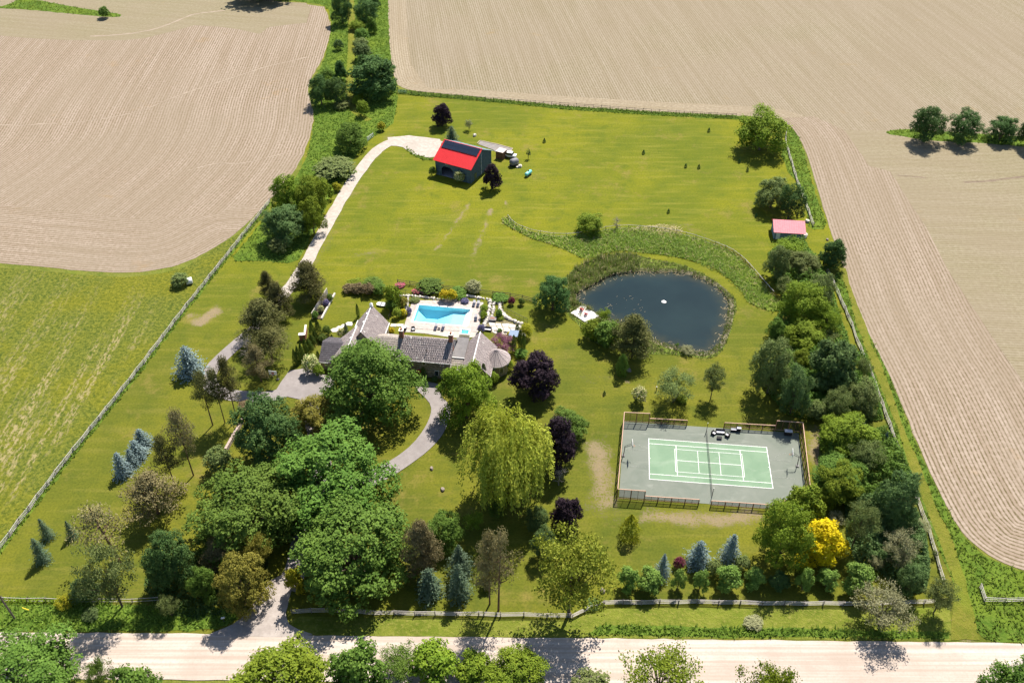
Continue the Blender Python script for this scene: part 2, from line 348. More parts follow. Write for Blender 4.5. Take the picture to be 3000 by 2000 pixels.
# ------------------------------------------------------------------ ploughed fields with their rows
fl_right = smooth_line(gp('F', [(520,552),(560,520),(600,480),(640,438),(678,392),(700,348),(716,300),(722,265),(714,235),(706,208),(716,178),(736,146),(751,108),(760,70),(756,40),(745,16)]), 2)
fl_bottom = smooth_line(gp('F', [(-400,575),(-100,595),(0,605),(100,613),(200,623),(290,628),(370,619),(430,602),(480,576),(520,552)]), 2)
rows_l = smooth_line(gp('F', [(300,760),(430,640),(560,520),(640,438),(690,370),(716,300),(720,262),(722,225),(735,165),(751,108),(770,40),(800,-100),(830,-300)]), 2)
head_l = gp('F', [(520,552),(560,520),(600,480),(560,470),(500,492),(400,500),(300,502),(240,495),(100,480),(0,470),(-400,440)])
top_l = gp('d8', [(-900,200),(0,247),(200,265),(500,280),(850,280),(1000,265),(1200,215),(1340,176),(1500,185),(1650,205),(1790,237),(1850,190),(2000,170),(2110,160)])
fpoly = fl_bottom + fl_right[1:] + gp('F', [(700,10),(640,4),(560,-15),(500,-90),(-400,-90)])
headpoly = fl_bottom + gp('F', [(560,520),(600,480)]) + head_l[3:]
hb = lambda V: dist_line(V, fl_bottom)
sheet('crop_field', ragged(fpoly, 3, .35), .03, FIELD, 4, (), {'row': lambda V: dist_line(V, rows_l)})
sheet('crop_headland', ragged(headpoly, 3, .1), .042, FIELD, 3, (), {'row': hb})
toppoly = top_l + gp('d8', [(2140,60),(2110,22),(1950,15),(1700,5),(1550,-20),(1400,-220),(-900,-220)])
sheet('far_crop_field', toppoly, .042, FIELD_G, 5, (), {'row': lambda V: V[:, 1]*.98+V[:, 0]*.2})
ft_left = gp('F', [(888,-90),(889,0),(892,60),(895,120),(904,172),(914,196),(935,206),(965,211)])
ft_bot = gp('F', [(965,211),(1100,225),(1300,244),(1500,257),(1700,267),(1790,272)])
fr_edge = gp('F', [(1790,272),(1818,290),(1845,330),(1868,400),(1889,470),(1914,550),(1940,620),(1962,690),(1988,750),(2014,806),(2053,880),(2093,980),(2133,1080),(2168,1150),(2203,1215),(2250,1262),(2300,1292),(2352,1310),(2500,1345)])
big = smooth_line(ft_left, 2) + ft_bot[1:] + smooth_line(fr_edge, 2)[1:] + [(260, 95), (330, 150), (330, 470)] + gp('F', [(888,-90)])[:0] + [(-60, 470)]
A98 = math.radians(98); nrm = np.array([math.sin(A98), -math.cos(A98)])
sheet('crop_field.001', ragged(big, 3, .35), .03, FIELD_T, 5, (), {'row': lambda V: V@nrm})
hl = ft_left[1:] + ft_bot[1:] + gp('F', [(1850,268),(1800,252),(1700,243),(1500,234),(1300,222),(1100,207),(1000,205),(980,200),(945,150),(935,80),(930,-90)])
hline = smooth_line(ft_left[1:], 2) + ft_bot[1:]
sheet('crop_headland.001', ragged(hl, 3, .1), .042, FIELD_H, 3, (), {'row': lambda V: dist_line(V, hline)})
hr = smooth_line(fr_edge, 2) + gp('F', [(2500,1150),(2440,1010),(2352,880),(2260,745),(2174,616),(2126,520),(2090,466),(2045,394),(1997,382),(1961,331),(1940,300),(1870,268)])
sheet('crop_headland.002', ragged(hr, 3, .1), .054, FIELD_R, 3, (), {'row': lambda V: dist_line(V, smooth_line(fr_edge, 2))})
ir = gp('F', [(1940,300),(1961,331),(1997,382),(2045,394),(2090,466),(2126,520),(2174,616),(2260,745),(2352,880),(2500,1100),(2600,800),(2600,315),(2300,312),(2050,300)])
sheet('crop_field.002', ir, .048, FIELD_G, 4, (), {'row': lambda V: V[:, 1]*.99+V[:, 0]*.06})
PALE = m_road('washed_soil', alb(188,170,148), alb(206,188,168), alb(160,142,120), (1, 1, 1), 0, .6); WET = m_road('damp_soil', alb(138,120,104), alb(156,138,120), alb(172,154,132), (1, 1, 1))
for v_, pts, w, m_ in (('d8', [(0,862),(150,870),(300,852),(500,850),(700,822),(850,795),(1000,760),(1150,690),(1300,635),(1500,570),(1700,505),(1850,455),(2000,425),(2120,395)], .8, PALE), ('d8', [(620,252),(800,245),(980,222),(1100,195),(1220,145),(1330,100),(1450,85),(1550,75)], 1.3, PALE), ('d8', [(1300,1176),(1500,1120),(1650,1135),(1850,1085),(1950,1060)], .7, PALE),
    ('d3', [(1890,742),(2050,738),(2200,718),(2352,700),(2500,690)], 1.2, WET), ('d3', [(1380,690),(1500,700),(1620,712)], .8, WET)):
    sheet('washed_track', ragged(strip_poly(smooth_line(gp(v_, pts), 2), w*.7), 1.0, .4, .6), .062, m_)
# ------------------------------------------------------------------ rough grass
WILD_AREAS = []
def wild(pts, view='F', m=WILD, z=.06, amp=.5, dens=None, tufts=None, sm=1, holes=()):
    p = gp(view, pts); p = smooth_line(p, sm, True) if sm else p
    sheet('rough_grass', ragged(p, 1.5, amp, .35), z, m, 3, holes); WILD_AREAS.append((p, dens, tufts)); return p
wild([(522,601),(560,562),(600,510),(642,462),(690,396),(712,340),(724,265),(716,215),(722,180),(745,140),(757,90),(764,55),(750,12),(700,6),(640,-2),(600,-60),(890,-60),(893,60),(896,125),(906,180),(914,215),(908,278),(880,300),(852,318),(828,345),(790,398),(760,448),(737,505),(700,568),(682,606),(600,600)], dens=2.2, tufts='g')
wild([(-90,1388),(0,1386),(200,1390),(400,1388),(500,1395),(560,1400),(538,1428),(480,1446),(300,1449),(0,1450),(-90,1451)], dens=5, tufts='g')
wild([(490,520),(530,430),(545,330),(580,330),(640,420),(690,600),(740,790),(800,950),(855,1100),(700,1105),(690,1000),(640,760),(560,690),(520,590)], 'd3', dens=2, tufts='g')
wild([(1910,645),(1930,620),(1950,660),(1985,742),(2050,880),(2090,982),(2130,1082),(2166,1152),(2202,1218),(2250,1268),(2300,1298),(2352,1315),(2450,1340),(2450,1474),(2280,1474),(2245,1460),(2190,1340),(2130,1190),(2060,1010),(2000,850),(1960,760)], dens=3, tufts='g')
BELT = wild([(48,170),(100,150),(180,230),(300,272),(500,303),(680,288),(800,258),(980,228),(1150,238),(1350,263),(1500,300),(1650,350),(1800,405),(1900,480),(1960,550),(2050,650),(2130,740),(2190,790),(2200,862),(2120,870),(2000,830),(1920,790),(1905,725),(1822,640),(1722,560),(1612,508),(1450,462),(1300,438),(1100,418),(950,403),(850,420),(760,460),(680,465),(600,430),(520,385),(400,345),(280,310),(150,245),(60,195)], 'c4', WILD2, .06, .4, 4, 's')
ring_out = smooth_line(gp('c4', [(530,620),(600,545),(700,490),(800,450),(900,428),(1050,422),(1150,460),(1280,482),(1450,514),(1590,577),(1690,642),(1785,714),(1845,780),(1850,850),(1815,980),(1780,1080),(1745,1170),(1690,1222),(1600,1232),(1450,1205),(1300,1195),(1180,1200),(1000,1150),(830,1140),(700,1080),(650,980),(560,900),(530,820),(560,740)]), 2, True)
sheet('pond_bank', ragged(ring_out, 1.5, .3), .05, WILD2, 2, [pond_hole])
wild([(915,206),(965,212),(1100,224),(1300,244),(1500,257),(1720,268),(1720,276),(1500,265),(1300,252),(1100,232),(965,221),(916,216)], dens=6, tufts='g', sm=0)
wild([(1380,1434),(1600,1440),(1900,1444),(2100,1452),(2180,1452),(2180,1466),(2000,1464),(1700,1462),(1350,1457)], dens=6, tufts='g', sm=0)
wild([(1290,350),(1480,335),(1560,350),(2000,370),(2360,400),(2700,420),(2700,500),(2180,455),(2000,442),(1740,432),(1540,412),(1420,392),(1300,372)], 'd3', dens=2, tufts='g', z=.07)
wild([(-100,60),(50,40),(130,-5),(250,0),(400,30),(690,80),(840,100),(820,122),(650,112),(250,74),(60,60)], 'd8', dens=1.2, tufts='g', z=.07)
wild([(1535,1350),(1580,1370),(1640,1420),(1720,1450),(1790,1462),(1790,1475),(1700,1475),(1620,1440),(1550,1390)], 'd1', dens=5, tufts='g', z=.09, sm=0)
fence_weeds = strip_poly(densify(LF, 4, False), 1.5)
sheet('fence_weeds', ragged(fence_weeds, 1.5, .5, .5), .035, WILD, None); WILD_AREAS.append((fence_weeds, 5, 'g'))
sheet('verge', gp('F', [(665,1425),(690,1415),(1300,1424),(1390,1396),(2180,1392),(2190,1470),(1300,1464),(720,1458),(672,1446)]), .03, VERGE, 3)
track = gp('e3', [(50,-30),(150,230),(295,580),(365,830),(468,1080),(560,1300),(625,1480),(660,1568)]) + gp('F', [(2185,1470),(2250,1470)]) + gp('e3', [(740,1568),(640,1280),(540,1080),(470,900),(350,620),(230,280),(112,-30)])
TRACK1 = gp('d4', [(630,215),(690,400),(730,560),(780,650)]) + track + gp('d4', [(850,750),(800,600),(720,400),(665,215)])
sheet('mown_track', ragged(TRACK1, 2, .3), .08, MOWN, 3)
TRACK2 = strip_poly(smooth_line(gp('d1', [(1020,-60),(1030,100),(1040,300),(1035,500),(1020,700),(1015,850),(1030,960),(1060,1020),(1120,1070),(1200,1110)]), 2), 3.2, 2.2)
sheet('mown_track.001', ragged(TRACK2, 2, .2), .08, MOWN, 3)
# ------------------------------------------------------------------ road and drives
sheet('road', ragged(gp('F', [(-300,1449),(0,1451),(560,1456),(700,1459),(1300,1465),(2200,1475),(2352,1478),(2700,1486),(2700,1592),(2352,1584),(1300,1574),(560,1562),(0,1558),(-300,1555)]), 2, .18), .10, ROAD, 4)
drive = smooth_line(gp('F', [(1012,332),(950,322),(905,323),(870,341),(840,373),(810,416),(785,456),(760,500),(735,546),(706,600),(680,642),(652,676),(628,705)]), 2)
sheet('gravel_drive', ragged(strip_poly(drive, 3.9, 3.1), 1.5, .25), .09, GRAVEL, 2)
sheet('barn_yard', ragged(gp('F', [(890,316),(940,312),(1012,320),(1012,360),(985,363),(950,355),(925,338),(895,335)]), 1.5, .3), .10, GRAVEL, 2)
asph = smooth_line(gp('F', [(630,702),(600,745),(560,777),(515,816),(482,850),(478,885),(510,905),(560,911),(620,913),(660,898)]), 2)
sheet('asphalt_drive', strip_poly(asph, 3.2, 3.4), .10, ASPHALT, 2)
sheet('parking_court', gp('c1', [(75,915),(120,840),(190,745),(330,725),(480,780),(560,800),(560,860),(470,920),(440,990),(400,1010),(180,960)]), .112, ASPHALT, 2)
loop = gp('c1', [(1215,822),(1320,835),(1412,852),(1412,885),(1440,960),(1510,1030),(1512,1120),(1480,1210),(1420,1310),(1320,1410),(1200,1500),(1100,1568),(1000,1625),(860,1700),(790,1660),(900,1545),(1060,1460),(1200,1350),(1300,1220),(1350,1110),(1355,1030),(1300,960),(1225,895)])
sheet('front_drive', smooth_line(loop, 1, True), .112, ASPHALT, 2)
sheet('wooded_drive', strip_poly(smooth_line(gp('F', [(880,1085),(800,1130),(735,1170),(705,1205),(692,1255),(682,1310),(655,1352)]), 2), 3.8, 4.2), .104, ASPHALT, 2)
sheet('wooded_drive.001', strip_poly(smooth_line(gp('F', [(705,915),(722,980),(738,1030),(742,1090),(728,1165)]), 2), 3.6), .108, ASPHALT, 2)
sheet('drive_apron', ragged(smooth_line(gp('F', [(622,1330),(690,1305),(672,1345),(662,1385),(655,1415),(668,1440),(735,1462),(470,1462),(505,1446),(545,1430),(578,1394),(602,1352)]), 1, True), 1.5, .15), .12, m_road('apron_gravel', alb(196,184,176), alb(216,204,196), alb(180,168,160), (1,1,1)), 2)
# ------------------------------------------------------------------ pond
def m_water():
    b = NB('pond_water'); n = b.noise(.06, None, 3); n2 = b.noise(1.2, b.pos((.5, 1, 1)), 3, .6)
    c = b.mix(b.ramp(n, .3, .7), (.009,.019,.022,1), (.013,.026,.028,1)); s = b.attr('shallow')
    c = b.mix(b.math('MULTIPLY', s, b.ramp(b.noise(.5), .25, .7, .3, .8)), c, lin(70,66,40))
    return b.done(b.bsdf(c, .12, .2, normal=b.bump(n2, .05, .1)))
pw = sheet('pond_water', grow(pond_water, .3), -.28, m_water(), 2, (), {'shallow': lambda V: np.clip(1-dist_line(V, pond_water+[pond_water[0]])/3.5, 0, 1)**1.5})
n_ = len(pond_water); outer = pond_hole; inner = grow(pond_water, -1.6)
sheet('pond_shore', outer, 0, m_wild('pond_mud', alb(150,138,112), alb(180,168,142), alb(206,198,180)), .8, [inner], None, lambda V: .055 - np.clip(dist_line(V, outer+[outer[0]])/2.5, 0, 1)*.9)
# ------------------------------------------------------------------ building materials
def m_shingle(name, c1, c2, c3):
    b = NB(name); gi = b.n('ShaderNodeNewGeometry').outputs['Random Per Island']; nz = b.noise(1.2, b.pos(kind='obj'), 3, .6)
    c = b.mix(b.math('ADD', b.math('MULTIPLY', gi, .45), b.math('MULTIPLY', nz, .55), clamp=True), c1, c2); c = b.mix(b.ramp(gi, .97, .98), c, c3)
    return b.done(b.bsdf(c, .85, .2))
SHINGLE = m_shingle('weathered_shingle', (.22,.18,.175,1), (.39,.335,.32,1), (.52,.48,.45,1)); SHINGLE_P = m_shingle('pale_shingle', (.24,.205,.175,1), (.37,.325,.285,1), (.6,.58,.55,1))
SHINGLE_D = m_shingle('dark_shingle', (.055,.05,.055,1), (.11,.10,.11,1), (.2,.2,.2,1))
LOGM = plain('weathered_log', (.20,.17,.135,1), .9, .1, 0, .3, 2); CHINK = plain('chinking', (.70,.65,.55,1), .9, .1, 0, .12, 2); STUCCO = plain('tan_wall', (.34,.28,.20,1), .9, .1, 0, .15, 1)
WHITE = plain('white_trim', (.74,.73,.71,1), .6, .3, 0, .06, 2); BRICK = plain('chimney_brick', (.30,.13,.09,1), .9, .1, 0, .3, 6); DARK = plain('dark_metal', (.025,.025,.03,1), .5, .4, 0, .2, 3)
GLASS = NB('window_glass'); GLASS = GLASS.done(GLASS.bsdf((.02,.03,.04,1), .05, .6)); REDP = plain('red_paint', (.42,.02,.03,1), .5, .4, 0, .1, 2)
SEAM = plain('grey_metal_roof', (.17,.16,.16,1), .85, .1, 0, .12, .8)
def wallslab(poly_xyz, t, nrm):
    n = Vector(nrm).normalized()*t; q = [Vector(p) for p in poly_xyz]; k = len(q); m = MB()
    m.add(q + [p - n for p in q], [tuple(range(k)), tuple(range(k, 2*k))[::-1]] + [(i, k+i, k+(i+1) % k, (i+1) % k) for i in range(k)]); return m
def roof_plane(parent, P, mat, course=.5, width=.4, part='roof', shingles=True, under=None):
    """P: eave left, eave right, ridge right, ridge left. A deck with overlapping shingle courses lying on it"""
    P = [Vector(p) for p in P]; n = (P[1]-P[0]).cross(P[3]-P[0]).normalized(); n = n if n.z > 0 else -n
    deck = MB().slab(P, .12).build(part, under or SHINGLE_D, parent)
    if not shingles: return deck
    L = max((P[3]-P[0]).length, (P[2]-P[1]).length); nc = max(2, int(L/course)); V = []; F = []
    for i in range(nc):
        t0 = i/nc; t1 = min(1, (i+1.12)/nc); a0 = P[0].lerp(P[3], t0); b0 = P[1].lerp(P[2], t0); a1 = P[0].lerp(P[3], t1); b1 = P[1].lerp(P[2], t1); W = max((b0-a0).length, .05)
        s = 0.0; cuts = [0.0]
        while s < 1: s += random.uniform(.6, 1.4)*width/W; cuts.append(min(s, 1))
        for c0, c1 in zip(cuts[:-1], cuts[1:]):
            e = min(.006, (c1-c0)*.2); h = random.uniform(.05, .10); k = len(V)
            V += [a0.lerp(b0, c0+e)+n*h, a0.lerp(b0, c1-e)+n*h, a1.lerp(b1, c1-e)+n*.008, a1.lerp(b1, c0+e)+n*.008, a0.lerp(b0, c0+e)+n*.002, a0.lerp(b0, c1-e)+n*.002]
            F += [(k, k+1, k+2, k+3), (k+4, k+5, k+1, k)]
    sh = link('shingles', mesh_np('shingles', [tuple(v) for v in V], F, mat), deck); sh['kind'] = 'stuff'; return deck
def window(parent, x, y, z, w, h, ny=-1):
    f = MB().box(x-w/2-.06, x+w/2+.06, y-.05, y+.05, z-.06, z+h+.06).build('window', WHITE, parent)
    MB().box(x-w/2, x+w/2, y+ny*.065-.01, y+ny*.065+.01, z, z+h).build('pane', GLASS, f); return f
def gable_y(parent, x0, x1, xr, y0, y1, e0, e1, r, mat, wm, oh=.35, cap=True, lowcut=0):
    """block with its ridge running along y at xr"""
    m = MB(); m.add([(x0,y0,lowcut),(x1,y0,lowcut),(x1,y0,e1),(xr,y0,r-.1),(x0,y0,e0),(x0,y1,lowcut),(x1,y1,lowcut),(x1,y1,e1),(xr,y1,r-.1),(x0,y1,e0)], [(0,1,2,3,4),(9,8,7,6,5),(0,4,9,5),(1,6,7,2),(0,5,6,1)]); m.build('wall', wm, parent)
    s0 = (r-e0)/(xr-x0); s1 = (r-e1)/(x1-xr); a = y0-oh; b = y1+oh
    l = roof_plane(parent, [(x0-oh, b, e0-s0*oh), (x0-oh, a, e0-s0*oh), (xr, a, r), (xr, b, r)], mat); q = roof_plane(parent, [(x1+oh, a, e1-s1*oh), (x1+oh, b, e1-s1*oh), (xr, b, r), (xr, a, r)], mat)
    if cap: MB().box(xr-.09, xr+.09, a, b, r-.02, r+.07).build('ridge_cap', WHITE, parent)  # white colour stands in for sunlight on the ridge boards
    return l, q
def gable_x(parent, x0, x1, y0, y1, yr, e0, e1, r, mat, wm, oh=.35, matb=None, walls=True):
    if walls:
        m = MB(); m.add([(x0,y0,0),(x0,y1,0),(x0,y1,e1),(x0,yr,r-.1),(x0,y0,e0),(x1,y0,0),(x1,y1,0),(x1,y1,e1),(x1,yr,r-.1),(x1,y0,e0)], [(4,3,2,1,0),(5,6,7,8,9),(0,5,9,4),(1,2,7,6),(0,1,6,5)]); m.build('wall', wm, parent)
    s0 = (r-e0)/(yr-y0); s1 = (r-e1)/(y1-yr); a = x0-oh; b = x1+oh
    f = roof_plane(parent, [(a, y0-oh, e0-s0*oh), (b, y0-oh, e0-s0*oh), (b, yr, r), (a, yr, r)], mat); k = roof_plane(parent, [(b, y1+oh, e1-s1*oh), (a, y1+oh, e1-s1*oh), (a, yr, r), (b, yr, r)], matb or mat); return f, k
# ------------------------------------------------------------------ the house
house = empty('log_house', (-25.0, 149.3, 0), math.radians(-7.5)); tag(house, 'long grey-shingled log house with wings and a round turret', 'house')
gable_x(house, 0, 11.6, 0, 7.6, 3.8, 5.0, 5.0, 8.1, SHINGLE, CHINK)
lw = MB().box(.02, 11.58, -.10, -.01, 0, 4.9).build('log_wall', CHINK, house)
for i in range(8): MB().box(-.06, 11.66, -.26, -.09, .12+i*.60, .12+i*.60+.40).build('log', LOGM, lw)
for x in (1.9, 5.9, 9.9): window(house, x, -.30, 3.75, .75, .95)
for x in (1.6, 8.6): window(house, x, -.30, 1.0, .8, 1.3)
dr = MB().box(4.05, 5.05, -.36, -.27, 0.05, 2.15).build('door', REDP, house); MB().box(4.86, 4.94, -.42, -.355, 1.0, 1.12).build('handle', DARK, dr)
for x in (.35, 11.3):
    c = MB().box(x-.45, x+.45, 3.3, 4.3, 5.2, 9.7).build('chimney', BRICK, house); MB().box(x-.52, x+.52, 3.23, 4.37, 9.7, 9.82).build('chimney_cap', CHINK, c); MB().box(x-.2, x+.2, 3.6, 4.0, 9.82, 10.15).build('flue', BRICK, c)
MB().tube([(6.3, 1.35, 6.0), (6.3, 1.35, 6.9)], .09, 8).build('vent_pipe', DARK, house); MB().box(-.4, 12.0, -.45, -.34, 4.60, 4.72).build('gutter', WHITE, house)
gable_y(house, -12.4, -5.5, -8.95, 4.2, 13.4, 3.4, 3.4, 8.0, SHINGLE, STUCCO)
gable_y(house, -15.2, -6.6, -10.8, -.2, 6.9, 2.6, 2.9, 6.95, SHINGLE, STUCCO)
gable_x(house, -17.6, -13.2, -.5, 7.6, 3.6, 2.5, 2.5, 4.7, SHINGLE_D, STUCCO)
gable_x(house, -6.0, -.05, 1.6, 9.6, 6.2, 2.9, 3.3, 5.4, SHINGLE_P, STUCCO, .2, SHINGLE_P)
MB().lathe([(.42, 0), (.42, .12), (.30, .2), (.30, .55), (.40, .6), (.05, 1.0)], 10, (-8.95, 13.4, 8.0)).build('cupola', WHITE, house)
for y in (7.2, 10.3): MB().box(-9.35, -9.02, y, y+.45, 7.82, 8.12).build('ridge_vent', WHITE, house)
MB().box(-11.2, -10.87, 2.6, 3.0, 6.75, 7.06).build('ridge_vent', WHITE, house)
MB().box(-5.28, -5.14, 3.9, 13.7, 3.12, 3.26).build('gutter', WHITE, house); MB().box(-12.78, -12.64, 6.9, 13.7, 3.12, 3.26).build('gutter', WHITE, house); MB().box(-17.9, -15.6, -.92, -.86, 2.22, 2.36).build('gutter', WHITE, house)
fr = MB().box(11.62, 14.3, 2.4, 9.0, 0, 4.4).build('wall', STUCCO, house); fl = MB().box(11.62, 14.4, 2.2, 9.1, 4.4, 4.55).build('flat_roof', SEAM, house)
for k in range(5): MB().box(11.95+k*.5, 11.99+k*.5, 2.2, 9.1, 4.552, 4.60).build('seam', SEAM, fl)
MB().box(11.55, 14.45, 2.05, 2.18, 4.38, 4.62).build('gutter', WHITE, house); MB().box(11.65, 14.2, -.6, 2.38, 0, 2.7).build('wall', STUCCO, house)
roof_plane(house, [(11.62, -1.0, 2.75), (14.2, -1.0, 2.75), (14.2, 2.05, 4.34), (11.62, 2.05, 4.34)], SHINGLE_P)
gable_y(house, 13.7, 20.4, 17.0, -1.1, 8.3, 3.4, 3.4, 7.0, SHINGLE, STUCCO)
MB().box(20.66, 20.78, -1.5, 1.6, 2.95, 3.1).build('gutter', WHITE, house)
tc = (21.1, 4.6); nT = 12
MB().lathe([(2.75, 0), (2.75, 3.25)], nT, (tc[0], tc[1], 0)).build('turret_wall', STUCCO, house)
tr_ = MB(); tr_.lathe([(3.15, 3.10), (3.15, 3.2), (.05, 5.45)], nT, (tc[0], tc[1], 0)); trf = tr_.build('turret_roof', SHINGLE_D, house)
for j in range(nT):
    a0, a1 = 2*math.pi*j/nT, 2*math.pi*(j+1)/nT; p = lambda a, r, z: (tc[0]+r*math.cos(a), tc[1]+r*math.sin(a), z)
    V = []; F = []
    for i in range(9):
        r0 = 3.2-(3.15)*i/9; r1 = 3.2-3.15*min(1, (i+1.1)/9); z0 = 3.19+2.25*i/9; z1 = 3.19+2.25*min(1, (i+1.1)/9)
        for q in range(3):
            b0 = a0+(a1-a0)*(q+.04)/3; b1 = a0+(a1-a0)*(q+.96)/3; k = len(V); V += [p(b0, r0, z0+.06), p(b1, r0, z0+.06), p(b1, r1, z1+.02), p(b0, r1, z1+.02)]; F.append((k, k+1, k+2, k+3))
    s = link('roof_facet', mesh_np('roof_facet', V, F, SHINGLE), trf)
    bar('hip_strip', p(a0, 3.2, 3.22), p(a0, .1, 5.46), .10, .05, SHINGLE_D, trf); bar('eave_board', p(a0, 3.2, 3.08), p(a1, 3.2, 3.08), .05, .16, WHITE, trf)
for a in (-2.4, -1.7, -1.0, -.3): 
    f = MB().box(-.45, .45, -.04, .04, 1.0, 2.4).build('window', WHITE, house, loc=(tc[0]+2.76*math.cos(a), tc[1]+2.76*math.sin(a), 0), rot=(0, 0, a+math.pi/2)); MB().box(-.38, .38, -.055, .055, 1.07, 2.33).build('pane', GLASS, f)
for x in (-14.0, -11.2): MB().box(x-1.2, x+1.2, -.32, -.22, 0.05, 2.2).build('garage_door', WHITE, house)
# ------------------------------------------------------------------ the barn
BLUE = plain('slate_blue_boards', (.085,.125,.155,1), .8, .2, 0, .22, 1.5); REDM = NB('red_metal_roof'); REDM = REDM.done(REDM.bsdf(REDM.mix(REDM.noise(.8, REDM.pos(kind='obj')), (.52,.014,.018,1), (.62,.026,.03,1)), .5, .3))
TEAL = plain('pale_metal_roof', (.32,.42,.44,1), .5, .3, 0, .1, .6); PANEL = NB('solar_cells'); PANEL = PANEL.done(PANEL.bsdf(PANEL.mix(PANEL.noise(2, PANEL.pos(kind='obj')), (.012,.018,.035,1), (.02,.03,.05,1)), .18, .5))  # the rear barn roof's reflection is painted in as pale teal
WOODT = plain('brown_timber', (.16,.085,.05,1), .85, .15, 0, .25, 2); ALU = plain('panel_frame', (.10,.11,.12,1), .4, .5, .3, .05, 1)
BW, BD, BE, BR = 12.0, 12.4, 5.1, 8.4
barn = empty('barn', (-22.6, 238.2, 0), math.radians(-28)); tag(barn, 'slate blue barn with red metal roof and solar panels', 'barn')
OP = (2.0, 6.0, 3.4)
m = MB(); m.box(0, OP[0], 0, .2, 0, BE); m.box(OP[1], BW, 0, .2, 0, BE); m.box(OP[0], OP[1], 0, .2, OP[2], BE); m.build('front_wall', BLUE, barn)
for xa, sg in ((OP[0], 1), (OP[1], -1)):
    wallslab([(xa,-.01,OP[2]-.9),(xa+sg*.9,-.01,OP[2]),(xa,-.01,OP[2])], .2, (0,-1,0)).build('door_brace', BLUE, barn)
m = MB(); m.box(0, BW, BD-.2, BD, 0, BE); m.build('rear_wall', BLUE, barn)
for x0, x1 in ((0, .2), (BW-.2, BW)): wallslab([(x1,.2,0),(x1,BD-.2,0),(x1,BD-.2,BE),(x1,BD/2,BR-.12),(x1,.2,BE)], .2, (1,0,0)).build('gable_wall', BLUE, barn)
bm = MB()
for k in range(60): bm.box(k*.2+.02, k*.2+.06, -.03, 0, 0 if not OP[0] < k*.2+.04 < OP[1] else OP[2], BE)
for k in range(62): y = .1+k*.2; bm.box(BW, BW+.03, y, y+.04, 0, BE+(BR-.3-BE)*(1-abs(y-BD/2)/(BD/2)))
bt = bm.build('board_battens', BLUE, barn); bt['kind'] = 'stuff'
MB().box(.2, BW-.2, .2, BD-.2, .02, .12).build('barn_floor', plain('barn_floor', (.30,.28,.30,1), .9, .1), barn)
rf = MB().slab([(-.5,-.5,BE-.27),(BW+.5,-.5,BE-.27),(BW+.5,BD/2,BR),(-.5,BD/2,BR)], .1).build('roof', REDM, barn); rb = MB().slab([(BW+.5,BD+.5,BE-.27),(-.5,BD+.5,BE-.27),(-.5,BD/2,BR),(BW+.5,BD/2,BR)], .1).build('roof', TEAL, barn)
sl = (BR-BE)/(BD/2)
for k in range(22):
    x = -.35+k*.6; bar('rib', (x,-.5,BE-.27+.02), (x,BD/2-.1,BR-.03), .05, .06, REDM, rf); bar('rib', (x,BD+.5,BE-.27+.02), (x,BD/2+.1,BR-.03), .05, .06, TEAL, rb)
MB().box(-.5, BW+.5, BD/2-.14, BD/2+.14, BR-.03, BR+.07).build('ridge_cap', REDM, barn)
sol = empty('solar_array', (0, 0, 0)); sol.parent = barn
for r_ in range(2):
    for k in range(11):
        y0 = 3.65+r_*1.22; x0 = .05+k*1.09; z = lambda y: BE-.27+(y+.5)*(BR-BE+.27)/(BD/2+.5)+.22; q = [(x0,y0,z(y0)),(x0+1.05,y0,z(y0)),(x0+1.05,y0+1.17,z(y0+1.17)),(x0,y0+1.17,z(y0+1.17))]
        MB().slab(q, .05).build('solar_panel', PANEL, sol)
for y0 in (3.7, 4.95, 6.0): bar('mounting_rail', (-.1, y0, z(y0)-.09), (12.2, y0, z(y0)-.09), .05, .06, ALU, sol)
for k in range(16): MB().box(BW+.03, BW+.14, BD/2-.06, BD/2+.06, .3+k*.48, .3+k*.48+.2).build('light_strip', WHITE, barn)
window(barn, 4.0, -.02, 4.15, .7, .6)
MB().box(BW+.02, BW+.10, 2.0, 3.3, .1, 2.2).build('side_door', plain('green_door', (.09,.11,.05,1)), barn)
# concrete pad with kerb behind the barn, timber wall beside it
padp = gp('c3', [(985,800),(1015,752),(1250,800),(1470,862),(1440,905),(1400,935),(1350,1000),(1290,960),(1200,880)])
sheet('barn_pad', padp, .10, CONCRETE, 2)
kb = empty('pad_kerb', (*padp[2], 0)); tag(kb, 'white kerb round the concrete pad behind the barn', 'kerb')
kp = gp('c3', [(970,790),(1010,748),(1250,798),(1480,862),(1430,930)])
for a, b_ in zip(kp[:-1], kp[1:]):
    bar('kerb_stone', Vector((*a, .1))-kb.location, Vector((*b_, .1))-kb.location, .25, .2, STUCCO, kb)
tw = empty('timber_crib', (*g('c3',1290,1010)[:2], 0), math.radians(-28)); tag(tw, 'brown timber crib wall at the right rear of the barn', 'wall')
for k in range(7): MB().box(-1.2+k*.36, -1.2+k*.36+.3, -.15, .05, 0, 2.4).build('timber', WOODT, tw)
MB().box(-1.25, 1.3, -.2, 2.4, 2.4, 2.5).build('crib_top', plain('pale_planks', (.52,.44,.40,1)), tw); MB().box(-1.2, 1.25, .06, 2.3, 0, 2.38).build('crib_fill', WOODT, tw)
